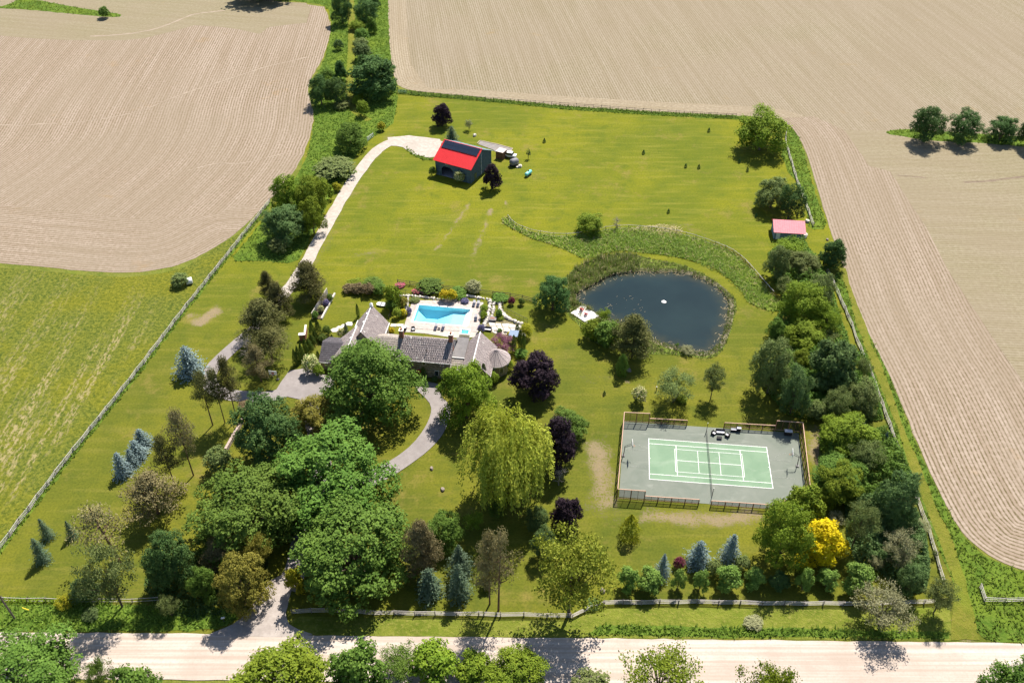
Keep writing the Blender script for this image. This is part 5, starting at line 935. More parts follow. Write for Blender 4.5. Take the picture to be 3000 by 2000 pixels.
def fit(kind, u0, v0, u1, v1, rz, foot=None):
    P = PROTO[kind][2]; c, s = math.cos(rz), math.sin(rz); P = np.c_[P[:, 0]*c - P[:, 1]*s, P[:, 0]*s + P[:, 1]*c, P[:, 2]]
    lo, hi = LIMITS[kind.split('_')[0]]; x, y, _ = ground((u0+u1)/2, v1 - .15*(v1-v0)); W = (u1-u0)*math.hypot(y, CAM_H)/FPX; H = W*(lo+hi)/2
    if foot: x, y, _ = ground(*foot)
    for _ in range(40):
        U, V, S = project(P*np.array([W, W, H]) + np.array([x, y, 0])); sc = S.mean(); su, sv = np.percentile(U, [.5, 99.5]), (np.percentile(V, .3), np.percentile(V, 99.9) if PROTO[kind][1] is None else V.max())
        dep = math.atan2(CAM_H - H*.4, y); W *= ((u1-u0)/(su[1]-su[0]))**.8
        if foot: H += .7*(sv[0]-v0)/(sc*math.cos(dep))
        else:
            cl = H <= lo*W*1.001 or H >= hi*W*.999; x += .8*((u0+u1)/2 - (su[0]+su[1])/2)/sc; y += .7*((sv[1]-v1)*(.5 if cl else 1)+(sv[0]-v0)*(.5 if cl else 0))/(sc*math.sin(dep)); H += .7*((sv[0]-v0)-(sv[1]-v1))/(sc*math.cos(dep))
        H = min(max(H, lo*W), hi*W)
    return x, y, W, H
NTREE = [0]
def plant(kind, view, x0, y0, x1, y1, color, name, label, cat='tree', group=None, foot=None, rz=None):
    NTREE[0] += 1; rz = (NTREE[0]*2.399) % 6.283 if rz is None else rz
    a, b = src(view, x0, y0), src(view, x1, y1); x, y, W, H = fit(kind, a[0], a[1], b[0], b[1], rz, src(view, *foot) if foot else None)
    me, tm, _, bark = PROTO[kind]; t = empty(name, (x, y, 0), rz); t.scale = (W, W, H); tag(t, label, cat, group)
    if me is not None: link('crown' if cat in ('tree',) else 'foliage', me, t, mat=FO[color])
    if tm is not None: link('trunk', tm, t, mat=bark)
    return t
T = plant
# ------------------------------------------------------------------ trees along the near side of the road
G1 = 'trees on the near side of the road'
T('maple_b','F',-70,1442,168,1699,'maple','maple_tree','large leafy maple filling the bottom left corner of the photo',group=G1)
T('airy_b','F',180,1508,262,1596,'maple','roadside_tree','small thin-topped tree just right of the bottom left maple',group=G1)
T('young','F',255,1526,372,1652,'maple','roadside_tree','low leafy tree top left of the drive entrance, below the road',group=G1)
T('maple_d','F',503,1480,742,1738,'bright','maple_tree','broad bushy maple below the road opposite the drive mouth',group=G1)
T('young','F',758,1466,892,1610,'maple','roadside_tree','tall pointed tree right of the broad bushy roadside maple',group=G1)
T('airy_b','F',868,1470,968,1578,'maple','roadside_tree','narrow open-crowned tree in the middle of the bottom edge row',group=G1)
T('young','F',940,1478,1052,1598,'bright','roadside_tree','yellow-green pointed tree below the road, bottom centre',group=G1)
T('young','F',1046,1490,1132,1582,'bright','roadside_tree','slim yellow-green tree between two wider ones at bottom centre',group=G1)
T('maple_a','F',1112,1484,1256,1639,'bright','roadside_tree','wide yellow-green tree at the right end of the bottom centre row',group=G1)
T('shrub_a','F',1308,1535,1402,1636,'olive','roadside_shrub','low shrub top peeping over the bottom edge alone',cat='shrub',group=G1)
T('airy_a','F',1432,1482,1604,1667,'bright','roadside_tree','ragged lone tree below the road under the young maple row',group=G1)
T('airy_b','F',1688,1525,1838,1687,'bright','roadside_tree','rounded tree top at the bottom edge right of the ragged lone tree',group=G1)
T('maple_c','F',2248,1508,2420,1693,'maple','roadside_tree','tree top in the bottom right corner of the photo',group=G1)
# ------------------------------------------------------------------ lower left corner of the lot
G2 = 'small green spruces by the rail fence'
T('spruce_a','F',87,1187,132,1256,'spruce','spruce_tree','tallest of three small spruces in the lower left lawn',group=G2)
T('spruce_b','F',69,1234,118,1302,'spruce','spruce_tree','lowest of three small spruces in the lower left lawn',group=G2)
T('spruce_a','F',149,1193,185,1250,'spruce','spruce_tree','rightmost of three small spruces in the lower left lawn',group=G2)
G3 = 'blue spruce clump on the left lawn'
T('spruce_b','d5',678,1210,806,1390,'bluespruce','blue_spruce','blue spruce at the near end of the four-tree clump',group=G3)
T('spruce_a','d5',745,1185,848,1315,'bluespruce','blue_spruce','smallest blue spruce, second from the near end of its clump',group=G3)
T('spruce_b','d5',768,1133,902,1285,'bluespruce','blue_spruce','blue spruce third from the near end of its clump',group=G3)
T('spruce_b','d5',803,1068,928,1215,'bluespruce','blue_spruce','blue spruce at the far end of the four-tree clump',group=G3)
T('spruce_b','d5',1052,568,1230,785,'bluespruce','blue_spruce','large lone blue spruce on the left lawn',rz=.4)
T('pine_c','c5',850,50,1290,420,'brownpine','pine_tree','wide brown pine in front of the blue spruce clump')
T('pine_thin','c5',590,290,1010,760,'brownpine','pine_tree','thin brown pine with bare limbs showing, lower left',foot=(850,720))
T('airy_a','c5',595,590,1025,1045,'olive','locust_tree','pale loose-leaved tree above the lower left verge',foot=(865,1030))
T('maple_c','c5',1025,340,1395,925,'deep','maple_tree','dark blue-green maple left of the large bright maple')
T('maple_b','c5',1345,30,2115,760,'maple','maple_tree','very large rounded maple left of the wooded drive',rz=1.2)
T('pine_e','c5',1410,525,1695,800,'brownpine','pine_tree','brown-topped conifer in front of the very large maple')
T('airy_b','c5',1690,490,1915,790,'oldcedar','cedar_tree','olive feathery tree touching the right of the brown conifer')
T('maple_d','c5',1480,640,1875,1095,'oldcedar','cedar_tree','old yellow-brown cedar at the drive mouth',foot=(1745,1000))
T('maple_a','c5',1310,680,1510,1060,'maple','maple_tree','slim green maple left of the old yellow-brown cedar')
T('young','c5',2008,748,2152,945,'goldcedar','cedar_tree','small yellow-green cedar at the right edge of the drive mouth')
T('shrub_b','c5',500,815,705,1010,'bluegreen','shrub','dark shrub under the pale loose-leaved tree, lower left',cat='shrub')
T('bushy','c5',1110,915,1262,1125,'olive','shrub','grey-green bush on the left verge below the dark maple',cat='shrub')
T('shrub_c','c5',580,1050,690,1115,'bluegreen','shrub','small lone bush in the left roadside grass',cat='shrub')
T('bushy','c5',385,960,520,1030,'goldcedar','shrub','yellow-green bush on the overgrown fence at lower left',cat='shrub')
G4 = 'tall pines by the asphalt drive'
T('pine_b','c8',225,810,430,1205,'pine','pine_tree','leftmost of three tall pines with long bare trunks',group=G4,foot=(412,1200))
T('pine_b','c8',388,722,530,1195,'pine','pine_tree','middle of three tall pines with long bare trunks',group=G4,foot=(497,1185))
T('pine_a','c8',495,740,672,1168,'pine','pine_tree','rightmost of three tall pines with long bare trunks',group=G4,foot=(580,1162))
T('pine_b','c8',105,1095,325,1555,'brownpine','pine_tree','grey-brown half-dead pine leaning over the left lawn',foot=(278,1550))
T('pine_a','d5',925,1108,1112,1425,'pine','pine_tree','pine beside the half-dead pine, right of the blue spruces',foot=(1060,1412))
T('dead','c8',570,558,722,800,'dead','bare_tree','leafless grey tree on the asphalt drive bend')
T('pine_d','c8',615,640,825,895,'brownpine','pine_tree','bronze pine just left of the basketball hoop by the drive')
T('pine_a','c8',685,560,978,775,'pine','pine_tree','pine with bare leaning trunk left of the cedar hedge',foot=(828,758))
T('pine_e','c8',598,360,935,640,'pine','pine_tree','broad dark pine in the middle of the pine row')
T('pine_e','c8',695,200,895,475,'pine','pine_tree','second pine from the far end of the pine row',foot=(886,462))
T('pine_e','c8',728,128,858,310,'pine','pine_tree','narrow pine at the far end of the pine row')
T('pine_e','c8',985,55,1212,318,'pine','pine_tree','lone pine between the drive and the garden wall',foot=(1096,312))
T('shrub_b','c8',345,1345,555,1530,'olive','juniper_bush','grey-green juniper bush beside the low stone wall',cat='shrub')
T('shrub_a','c8',590,1030,690,1090,'hedge','shrub','reddish-brown bush near the foot of the bare-trunk pines',cat='shrub')
# ------------------------------------------------------------------ great trees before the house
T('maple_c','c8',535,975,1040,1500,'deep','maple_tree','dark green maple in front of the parking court',rz=.5)
T('maple_d','c1',190,945,590,1345,'oldcedar','maple_tree','olive tree between the dark maple and the huge maple')
T('grand','c1',440,500,1290,1315,'maple','maple_tree','huge maple standing before the left wing of the house',rz=2.2)
T('maple_a','c1',1405,672,1885,1190,'bright','maple_tree','bright green maple before the right wing of the house')
T('willow','F',1058,910,1260,1170,'willow','willow_tree','yellow-green weeping willow on the front lawn')
T('globe','c4',112,1172,490,1545,'purple','purple_maple','large round purple maple below the turret')
T('oval','F',1243,956,1320,1092,'purple','purple_maple','tall narrow purple maple right of the willow')
T('maple_a','F',1255,932,1352,1025,'maple','maple_tree','green maple behind the tall narrow purple maple')
T('dead','F',1262,1060,1308,1115,'dead','bare_shrub','leafless grey-purple shrub below the tall purple maple',cat='shrub')
T('globe','F',1264,1140,1338,1226,'purple','purple_maple','small round purple maple on the lower front lawn')
T('maple_a','F',636,994,906,1200,'maple','maple_tree','wide maple overhanging the fork of the drive',rz=4.0)
T('maple_d','F',688,1168,948,1412,'maple','maple_tree','very broad maple right of the wooded drive by the road fence',rz=.2)
T('pine_e','c6',935,410,1220,790,'brownpine','pine_tree','brown bushy pine right of the very broad maple')
T('maple_a','c6',1078,342,1348,645,'maple','maple_tree','mid-sized maple behind the brown bushy pine')
T('spruce_c','c6',1238,582,1428,870,'spruce','spruce_tree','dark pointed spruce behind two paler spruces')
T('spruce_b','c6',1036,738,1242,1010,'spruce','spruce_tree','left of two spruces by the road fence')
T('spruce_b','c6',1245,710,1418,1008,'spruce','spruce_tree','right of two spruces by the road fence')
T('pine_a','c6',1485,462,1695,1000,'brownpine','pine_tree','bushy half of the pair of leaning brown pines',foot=(1540,985))
T('pine_thin','c6',1640,450,1895,1040,'brownpine','pine_tree','gaunt leaning pine with bare grey branches',foot=(1600,1030))
T('young','c6',1475,795,1560,895,'pine','sapling','small brown-green sapling under the leaning pines')
T('feather','c6',1785,305,1945,500,'bluegreen','hemlock_tree','feathery green hemlock in the willow shadow')
T('feather','c6',1818,440,2002,700,'bluegreen','hemlock_tree','feathery green hemlock left of the lime locust')
T('airy_b','F',1234,1210,1398,1412,'lime','locust_tree','lime green airy locust leaning over the road fence')
T('bushy','c6',1360,338,1492,470,'bright','sapling','bright green sapling in the willow shadow')
T('bushy','c6',1530,288,1632,395,'maple','sapling','dim sapling at the foot of the willow')
T('shrub_c','c6',2190,945,2300,1030,'bluegreen','shrub','dark ivy bush where the road fence bends',cat='shrub')
# ------------------------------------------------------------------ lower right: ornamental planting
T('fatcone','c7',208,193,322,345,'goldcedar','golden_cypress','yellow-green cone shrub left of the tennis court bank',cat='shrub')
T('spruce_c','c7',388,402,478,565,'bluespruce','blue_spruce','slim blue spruce at the left of the ornamental planting')
T('shrub_b','c7',493,415,558,475,'wine','barberry_bush','burgundy ball bush between two blue spruces',cat='shrub')
T('spruce_b','c7',556,333,692,508,'bluespruce','blue_spruce','wide blue spruce right of the burgundy ball bush')
T('spruce_a','c7',722,298,854,482,'bluespruce','blue_spruce','dark-topped blue spruce nearest the bright broad maple')
T('shrub_a','c7',672,418,752,525,'olive','viburnum_bush','pale green bush between the wide and the dark blue spruce',cat='shrub')
T('shrub_a','c7',822,398,902,500,'olive','viburnum_bush','pale green bush right of the dark blue spruce',cat='shrub')
G5 = 'row of young maples by the road fence'
for i, (bx, col, lab) in enumerate([((195,465,308,620),'fresh','first young maple from the left in the fence row'),((298,465,438,615),'fresh','second, rounder young maple from the left in the fence row'),
    ((478,465,562,605),'fresh','third young maple from the left, narrow and pale'),((598,475,682,618),'fresh','fourth, smallest young maple from the left in the fence row'),
    ((728,460,862,605),'fresh','fifth, wide young maple below the dark blue spruce'),((876,470,982,598),'fresh','sixth young maple, shaded below the bright broad maple'),
    ((1000,488,1118,605),'deep','seventh young maple, darkest of the fence row'),((1136,465,1238,615),'fresh','young maple below the golden tree, small and pale'),
    ((1246,475,1372,608),'fresh','second young maple from the right in the fence row'),((1392,444,1562,618),'fresh','last and tallest young maple at the right of the fence row')]):
    T('young','c7',*bx,col,'young_maple',lab,group=G5)
T('oval','c7',1048,40,1292,300,'bright','maple_tree','bright maple touching the tennis court corner')
T('maple_b','c7',928,112,1235,505,'bright','maple_tree','bright broad maple beside the golden tree')
T('oval','c7',1160,222,1414,485,'gold','golden_tree','golden yellow tree at the right of the lot')
# ------------------------------------------------------------------ tree belt along the right side, near part
G6 = 'tree belt along the right boundary'
for bx, k, col, lab in [((860,-10,1310,480),'maple_b','bright','bright green tree right of the tennis court corner'),((1390,100,1905,780),'maple_d','bluegreen','large dark green tree towering over the golden tree'),
    ((1150,390,1500,900),'airy_b','olive','half-dead grey-green tree between golden tree and large dark tree'),((1530,690,1905,1090),'airy_a','silver','silvery loose tree with bare twigs near the right fence'),
    ((1670,1040,1985,1410),'maple_b','bluegreen','rounded grey-green tree below the silvery loose tree'),((1378,955,1545,1100),'bushy','silver','small silvery bush left of the rounded grey-green tree'),
    ((1225,1205,1830,1740),'airy_a','silver','silvery olive tree overhanging the road fence'),((975,508,1135,650),'bushy','silver','pale shrub touching the top of the golden tree'),
    ((1150,560,1330,760),'maple_a','maple','dim green tree behind the golden tree'),((1780,560,2000,740),'airy_a','silver','pale crown leaning onto the right fence'),
    ((2020,880,2090,1000),'bushy','olive','weedy bush on the right fence')]:
    T(k,'e4',*bx,col,'belt_tree',lab,group=G6)
T('airy_b','c7',1838,525,2005,715,'olive','belt_tree','loose grey-green tree at the right end of the road fence',group=G6)
T('shrub_c','c7',870,735,965,795,'silver','shrub','low pale bush alone on the road verge',cat='shrub')
for bx, k, col, lab in [((508,42,668,222),'globe','deep','dark rounded maple standing outside the right fence'),((178,82,335,290),'maple_a','olive','grey-green tree just below the red-roofed shed'),
    ((278,120,505,310),'maple_d','olive','wide grey-green tree right below the red-roofed shed'),((240,45,425,140),'bushy','bright','bright low tree leaning on the front of the shed'),
    ((258,265,365,375),'bushy','olive','pale bush below the grey-green pair'),((418,248,605,430),'maple_b','olive','soft green tree by the right fence below the dark maple'),
    ((272,298,560,570),'maple_b','bright','bright green maple in the middle of the belt'),((478,440,645,610),'airy_b','bright','thin bright tree between belt maple and fence'),
    ((188,503,315,650),'maple_a','maple','small green tree on the lawn side of the belt'),((285,518,545,730),'maple_c','bright','yellow-green maple above the dark dense tree'),
    ((98,638,355,970),'feather','olive','drooping soft green tree nearest the birch'),((458,648,730,965),'globe','bluegreen','dense dark blue-green tree at the middle of the belt'),
    ((268,788,475,1105),'feather','bluegreen','tall grey-green tree above the court corner'),((345,690,465,810),'maple_a','bright','small yellow-green tree left of the dense dark tree'),
    ((500,585,625,690),'bushy','olive','pale feathery crown behind the dense dark tree'),((438,1000,550,1115),'shrub_b','olive','pale round bush below the dense dark tree'),
    ((538,915,705,1125),'airy_b','olive','loose olive tree below the dense dark tree'),((655,865,865,1115),'feather','olive','wide olive-green tree beside the right fence'),
    ((728,738,835,870),'bushy','olive','bushy weed tree on the fence right of the dense dark tree'),((518,1115,865,1345),'maple_d','bright','bright maple just right of the court end'),
    ((478,1340,770,1600),'maple_b','maple','green tree beside the near court corner'),((690,1240,900,1420),'airy_b','olive','thin mixed tree behind the near court corner tree'),
    ((845,1285,1005,1430),'maple_a','bright','light green tree beside the broken right fence'),((655,1075,790,1180),'bushy','silver','silvery crown above the bright court-end maple')]:
    T(k,'d4',*bx,col,'belt_tree',lab,group=G6)
T('fatcone','d4',870,1190,925,1280,'bluespruce','blue_spruce','tiny blue spruce by the right fence beside the court')
# ------------------------------------------------------------------ upper right
T('feather','d3',155,162,540,520,'bright','willow_tree','big spreading tree at the far right corner of the lawn')
T('maple_a','d3',300,705,565,940,'olive','belt_tree','grey-green tree above the red-roofed shed',group=G6)
T('maple_b','d3',462,755,688,1020,'deep','belt_tree','dark green tree leaning over the shed roof',group=G6)
G7 = 'trees of the hedgerow between the far fields'
T('maple_c','d3',1485,165,1765,440,'deep','hedgerow_tree','leftmost round tree on the green strip in the far field',group=G7)
T('maple_b','d3',1775,172,2038,445,'deep','hedgerow_tree','second tree on the green strip in the far field',group=G7)
T('maple_a','d3',2045,238,2310,440,'deep','hedgerow_tree','low bushy tree left of the tall one at the right photo edge',group=G7)
T('oval','d3',2280,85,2480,480,'deep','hedgerow_tree','tall tree cut by the right photo edge',group=G7)
# ------------------------------------------------------------------ upper left lane
G8 = 'bushes and trees along the farm lane'
for bx, k, col, lab in [((850,-60,1035,215),'maple_a','deep','dark tree left of the lane at the top edge'),((1055,-10,1275,210),'maple_b','deep','broad dark tree right of the lane at the top edge'),
    ((1185,-60,1302,80),'maple_c','deep','tree at the top edge beside the large far field'),((1168,155,1272,305),'oval','maple','upright tree on the field side of the lane bushes'),
    ((1008,183,1155,272),'shrub_b','bright','wide low bush nearest the top beside the lane'),((1058,262,1192,368),'shrub_b','maple','second wide bush down the lane'),
    ((1055,345,1185,440),'shrub_a','olive','third bush down the lane, pale on top'),((1052,395,1215,530),'shrub_b','bluegreen','fourth bush down the lane, grey-green'),
    ((868,363,962,445),'shrub_a','deep','lone dark bush left of the lane'),((868,558,1005,745),'oval','deep','dark tree left of the lane above the field edge pair'),
    ((645,690,870,965),'maple_a','deep','left tree of the pair at the field edge'),((795,715,1005,960),'maple_b','deep','right tree of the pair at the field edge'),
    ((752,618,872,725),'shrub_a','maple','bush on top of the field edge pair'),((1030,520,1430,895),'globe','deep','large round tree right of the lane'),
    ((1042,798,1142,905),'shrub_a','bright','bush below the large round lane tree'),((1085,915,1195,1050),'shrub_b','bright','yellow-green bush at the lane bend'),
    ((876,918,1022,1005),'shrub_b','olive','pale flat bush left of the lane bend'),((1045,880,1120,960),'shrub_c','bright','small bush between the two lane bend bushes'),
    ((1270,1120,1345,1195),'shrub_c','goldcedar','low golden bush where the rough grass meets the lawn')]:
    tall = k[:5] in ('maple','oval','globe'); T(k,'d1',*bx,col,'lane_tree' if tall else 'lane_bush',lab,cat='tree' if tall else 'shrub',group=G8)
T('maple_d','d1',890,1125,1170,1415,'maple','thicket_tree','lone rounded tree in the rough grass beside the gravel drive')
T('shrub_b','d2',765,200,1175,440,'olive','thicket_shrub','wide pale shrub beside the gravel drive',cat='shrub')
for bx, k, col, lab in [((325,385,650,790),'maple_d','bright','left crown of the bright thicket by the gravel drive'),((570,400,900,800),'maple_b','bright','right crown of the bright thicket by the gravel drive'),
    ((620,620,895,990),'maple_a','bright','near crown of the bright thicket by the gravel drive'),((780,418,965,650),'young','bright','small outlying tree of the thicket nearest the drive')]:
    T(k,'d2',*bx,col,'thicket_tree',lab,group='bright thicket by the gravel drive')
T('maple_c','d2',225,705,710,1125,'bluegreen','thicket_tree','grey-green round tree in front of the bright thicket')
T('shrub_a','d2',295,1015,515,1190,'olive','thicket_shrub','small bush at the foot of the grey-green thicket tree',cat='shrub')
T('shrub_c','d2',950,470,1045,545,'goldcedar','thicket_shrub','tiny yellow bush at the edge of the gravel drive',cat='shrub')
T('shrub_c','d8',680,45,748,112,'maple','field_bush','lone bush on the green strip in the left field',cat='shrub')
T('shrub_b','c8',118,140,240,235,'olive','field_bush','grey-green bush beside the round bale',cat='shrub')
T('shrub_a','F',530,-60,665,-2,'deep','far_tree','dark crown just beyond the top edge, its shadow on the left field')
# ------------------------------------------------------------------ about the barn and the pond
T('globe','c3',325,212,600,535,'purple','purple_maple','purple maple alone on the lawn behind the barn')
T('oval','c3',1058,1078,1325,1440,'purple','purple_maple','purple maple at the right corner of the barn')
T('spruce_b','c3',495,568,712,800,'spruce','spruce_tree','spruce peeking over the barn ridge')
T('shrub_b','c3',280,1010,395,1245,'cedar','shrub','dark shrub against the left side of the barn',cat='shrub')
T('shrub_c','c3',640,1185,790,1320,'cream','shrub','flowering shrub beside the barn door',cat='shrub')
T('wispy','c3',788,438,905,595,'silver','sapling','pale sapling pair on the lawn behind the barn')
T('wispy','c3',1672,845,1740,1020,'olive','sapling','thin sapling with a white trunk guard right of the barn')
T('maple_b','c4',635,112,815,300,'bright','maple_tree','bright green tree standing on the curved pond fence')
T('dead','c4',893,128,978,240,'dead','bare_sapling','leafless sapling by the curved pond fence')
T('maple_a','c4',298,600,568,885,'deep','maple_tree','round green tree at the left end of the pond')
T('pine_e','c4',905,890,1228,1240,'pine','pine_tree','wide flat-topped pine on the near pond bank')
T('bushy','c4',775,838,885,955,'bright','shrub','bright bush beside the pond deck',cat='shrub')
T('shrub_b','c4',660,930,820,1080,'bright','shrub','low green bush left of the bank thicket by the pond',cat='shrub')
T('shrub_a','c4',770,935,970,1145,'maple','shrub','thick low bank shrub left of the pond pine',cat='shrub')
T('column','c4',926,1195,1020,1375,'maple','vine_stump','vine-covered stump below the pond pine',cat='shrub')
T('wispy','c4',1240,1300,1525,1565,'olive','willow_shrub','multi-stemmed willow bush above the tennis court',cat='tree')
T('airy_b','c4',1600,1258,1765,1535,'olive','birch_tree','slender birch above the tennis court')
T('shrub_a','c4',1048,1432,1160,1560,'cream','hydrangea_bush','cream flowering bush on the lawn above the court',cat='shrub')
T('shrub_c','c4',1380,1500,1470,1568,'bright','shrub','small bright bush at the foot of the willow bush',cat='shrub')
T('bushy','c4',1375,1105,1410,1150,'maple','shrub','tiny shrub at the near water edge',cat='shrub')
T('bushy','c4',1430,1140,1520,1185,'silver','shrub','pale weeds at the near water edge',cat='shrub')
# ------------------------------------------------------------------ planting round the house and pool
GH = 'cedar hedge left of the house'
for bx, k, lab in [((210,530,268,735),'cone','first cedar at the drive end of the hedge left of the house'),((236,510,296,712),'cone','second cedar from the drive end of the hedge'),((262,480,328,695),'cone','third cedar from the drive end of the hedge'),
    ((294,450,356,640),'cone','fourth cedar from the drive end of the hedge'),((312,480,394,590),'fatcone','fifth, squat cedar of the hedge'),((340,448,414,552),'fatcone','sixth, squat cedar of the hedge'),((372,420,432,512),'fatcone','seventh, smallest cedar of the hedge'),
    ((344,328,414,480),'cone','tall dark cedar near the garden end of the hedge'),((390,310,470,495),'fatcone','widest cedar at the garden end of the hedge')]:
    T(k,'c1',*bx,'cedar','hedge_cedar',lab,cat='shrub',group=GH)
for bx, k, col, lab in [((462,373,532,455),'shrub_b','cedar','clipped round bush at the garden end of the cedar hedge'),((420,438,492,502),'shrub_c','cedar','low clipped hedge piece beside the left lawn'),((292,610,438,750),'shrub_a','cream','cream flowering bush at the parking court'),
    ((380,690,472,785),'shrub_a','bright','bright bush below the cream flowering bush'),((404,578,452,668),'cone','cedar','small dark cone beside the garage roof'),((518,445,567,520),'cone','cedar','small dark cone on the left lawn by the stepping stones'),
    ((634,350,690,478),'cone','spruce','dark blue-green cone against the left wing'),((578,372,648,482),'shrub_a','cream','white hydrangea against the left wing'),((733,193,768,314),'column','cedar','slim columnar tree behind the left wing'),
    ((1262,698,1323,805),'column','cedar','columnar cedar beside the red front door'),((1438,690,1496,795),'column','cedar','columnar cedar at the right end of the log wall'),((1208,772,1258,828),'shrub_c','maple','small green bush left of the front door'),
    ((1358,788,1404,834),'shrub_c','bluegreen','small blue-green bush before the log wall'),((1752,686,1814,862),'column','cedar','columnar cedar at the front of the right wing'),((1822,748,1908,845),'shrub_a','bright','bright bush under the turret'),
    ((1958,648,2028,740),'shrub_a','bright','bright bush right of the turret'),((1845,436,2038,602),'bushy','plum','plum-coloured japanese maple behind the turret'),((2038,362,2086,470),'column','cedar','columnar cedar farthest from the turret'),
    ((2062,398,2102,570),'column','cedar','tall columnar cedar right of the blue canopy'),((2088,430,2132,600),'column','cedar','tall columnar cedar nearest the lawn right of the canopy'),((2008,452,2052,605),'column','cedar','columnar cedar left of the blue canopy'),
    ((2082,358,2182,475),'shrub_b','goldcedar','round lime bush right of the columnar cedars'),((2040,560,2140,640),'shrub_a','maple','green bush at the foot of the columnar cedars'),((958,45,1108,240),'maple_a','bright','green tree at the left corner of the pool garden'),
    ((985,155,1080,245),'shrub_a','maple','bush under the tree at the left corner of the pool garden'),((1230,-5,1442,102),'shrub_b','cedar','large round shrub behind the pool fence'),((1630,-5,1760,108),'shrub_b','silver','silvery ball shrub behind the pool fence'),
    ((1418,78,1500,158),'shrub_b','yellow','left bright yellow bush behind the pool'),((1480,76,1565,160),'shrub_b','yellow','right bright yellow bush behind the pool'),((1058,20,1138,64),'shrub_c','pinkflower','pink flowering bush at the left garden fence'),
    ((1195,70,1268,112),'shrub_c','pinkflower','left red flowering bush behind the pool'),((1265,74,1338,114),'shrub_c','pinkflower','right red flowering bush behind the pool'),((1036,222,1112,304),'shrub_b','lime','pale green mound left of the pool deck'),
    ((1098,234,1152,290),'shrub_b','yellow','golden yellow mound left of the pool deck'),((1082,272,1128,302),'shrub_c','cedar','tiny dark green mound below the golden one'),((1082,132,1162,218),'shrub_a','oldcedar','bronze-green shrub at the far left pool corner'),
    ((1148,192,1192,295),'shrub_c','lavender','lavender strip along the left of the pool deck'),((1732,362,1792,430),'shrub_c','lavender','lavender clump at the near right deck corner'),((1598,148,1662,190),'shrub_c','lavender','lavender clump at the far deck edge'),
    ((1752,202,1818,262),'shrub_a','bright','upper leafy bush right of the pool deck'),((1750,250,1815,312),'shrub_a','bright','lower leafy bush right of the pool deck'),((1882,240,1935,305),'shrub_c','maple','leafy bush inside the boulder terrace'),
    ((1888,285,1952,332),'shrub_b','bright','round clipped bush inside the boulder terrace'),((1003,388,1052,430),'shrub_c','yellow','small yellow bush by the left wing'),((1500,80,1640,130),'shrub_c','maple','low green planting right of the yellow bushes'),
    ((1860,108,1985,172),'shrub_a','maple','leafy shrubs inside the dark garden fence'),((1985,140,2040,200),'shrub_c','wine','dark red bush by the garden fence'),((2070,150,2120,200),'shrub_c','cedar','round green bush at the right of the garden fence'),
    ((1975,420,2020,470),'shrub_c','yellow','yellow bush beside the flagstones'),((1895,395,1935,440),'shrub_c','maple','potted green bush among the flagstones'),((1175,150,1260,180),'shrub_c','olive','low grey-green edging behind the pool deck')]:
    T(k,'c1',*bx,col,'japanese_maple' if col == 'plum' else 'maple_tree' if k == 'maple_a' else 'columnar_cedar' if k == 'column' else 'cone_cedar' if k == 'cone' else 'garden_bush',lab,cat='tree' if k in ('maple_a',) or col == 'plum' else 'shrub')
GB_ = 'mixed hedge bed behind the house'
for i, (bx, col, lab) in enumerate([((628,28,730,112),'hedge','russet bush at the left end of the hedge bed'),((700,20,810,115),'hedge','russet bush in the left half of the hedge bed'),((785,22,890,115),'hedge','russet bush in the right half of the hedge bed'),((870,30,985,115),'maple','green bush at the right end of the hedge bed'),
    ((660,5,790,60),'bright','yellow-green strip at the far side of the hedge bed'),((780,8,960,62),'maple','green strip at the far side of the hedge bed')]): T('shrub_b' if i % 2 else 'shrub_a','c1',*bx,col,'hedge_bush',lab,cat='shrub',group=GB_)
for i, (x, y, col, lab) in enumerate([(1120,430,'maple','plants at the near end of the raised bed'),(1160,390,'cream','white flowering plants in the raised bed'),(1195,345,'lavender','mauve plants in the raised bed'),(1222,310,'maple','plants at the far end of the raised bed')]):
    T('shrub_c','c8',x-18,y-26,x+26,y+26,col,'bed_plants',lab,cat='shrub',group='raised bed plants')
# small dark saplings dotted over the far lawn
for x, y, lab in [(1575,383,'left of two dark seedlings near the far lawn middle'),(1605,385,'right of two dark seedlings near the far lawn middle'),(1628,301,'dark seedling nearest the far wire fence'),(1478,352,'dark seedling in the middle of the far lawn'),(1535,487,'dark seedling just above the curved pond fence'),
    (1737,497,'dark seedling left of the red-roofed shed'),(1717,392,'dark seedling below the big corner tree'),(1388,905,'dark seedling on the lawn above the court corner'),(1698,372,'dark seedling in the big corner tree shade'),(1250,325,'dark seedling right of the barn pad')]:
    T('cone','F',x-4,y-8,x+4,y+3,'deep','lawn_seedling',lab,cat='shrub',group='tiny dark seedlings dotted over the lawn')
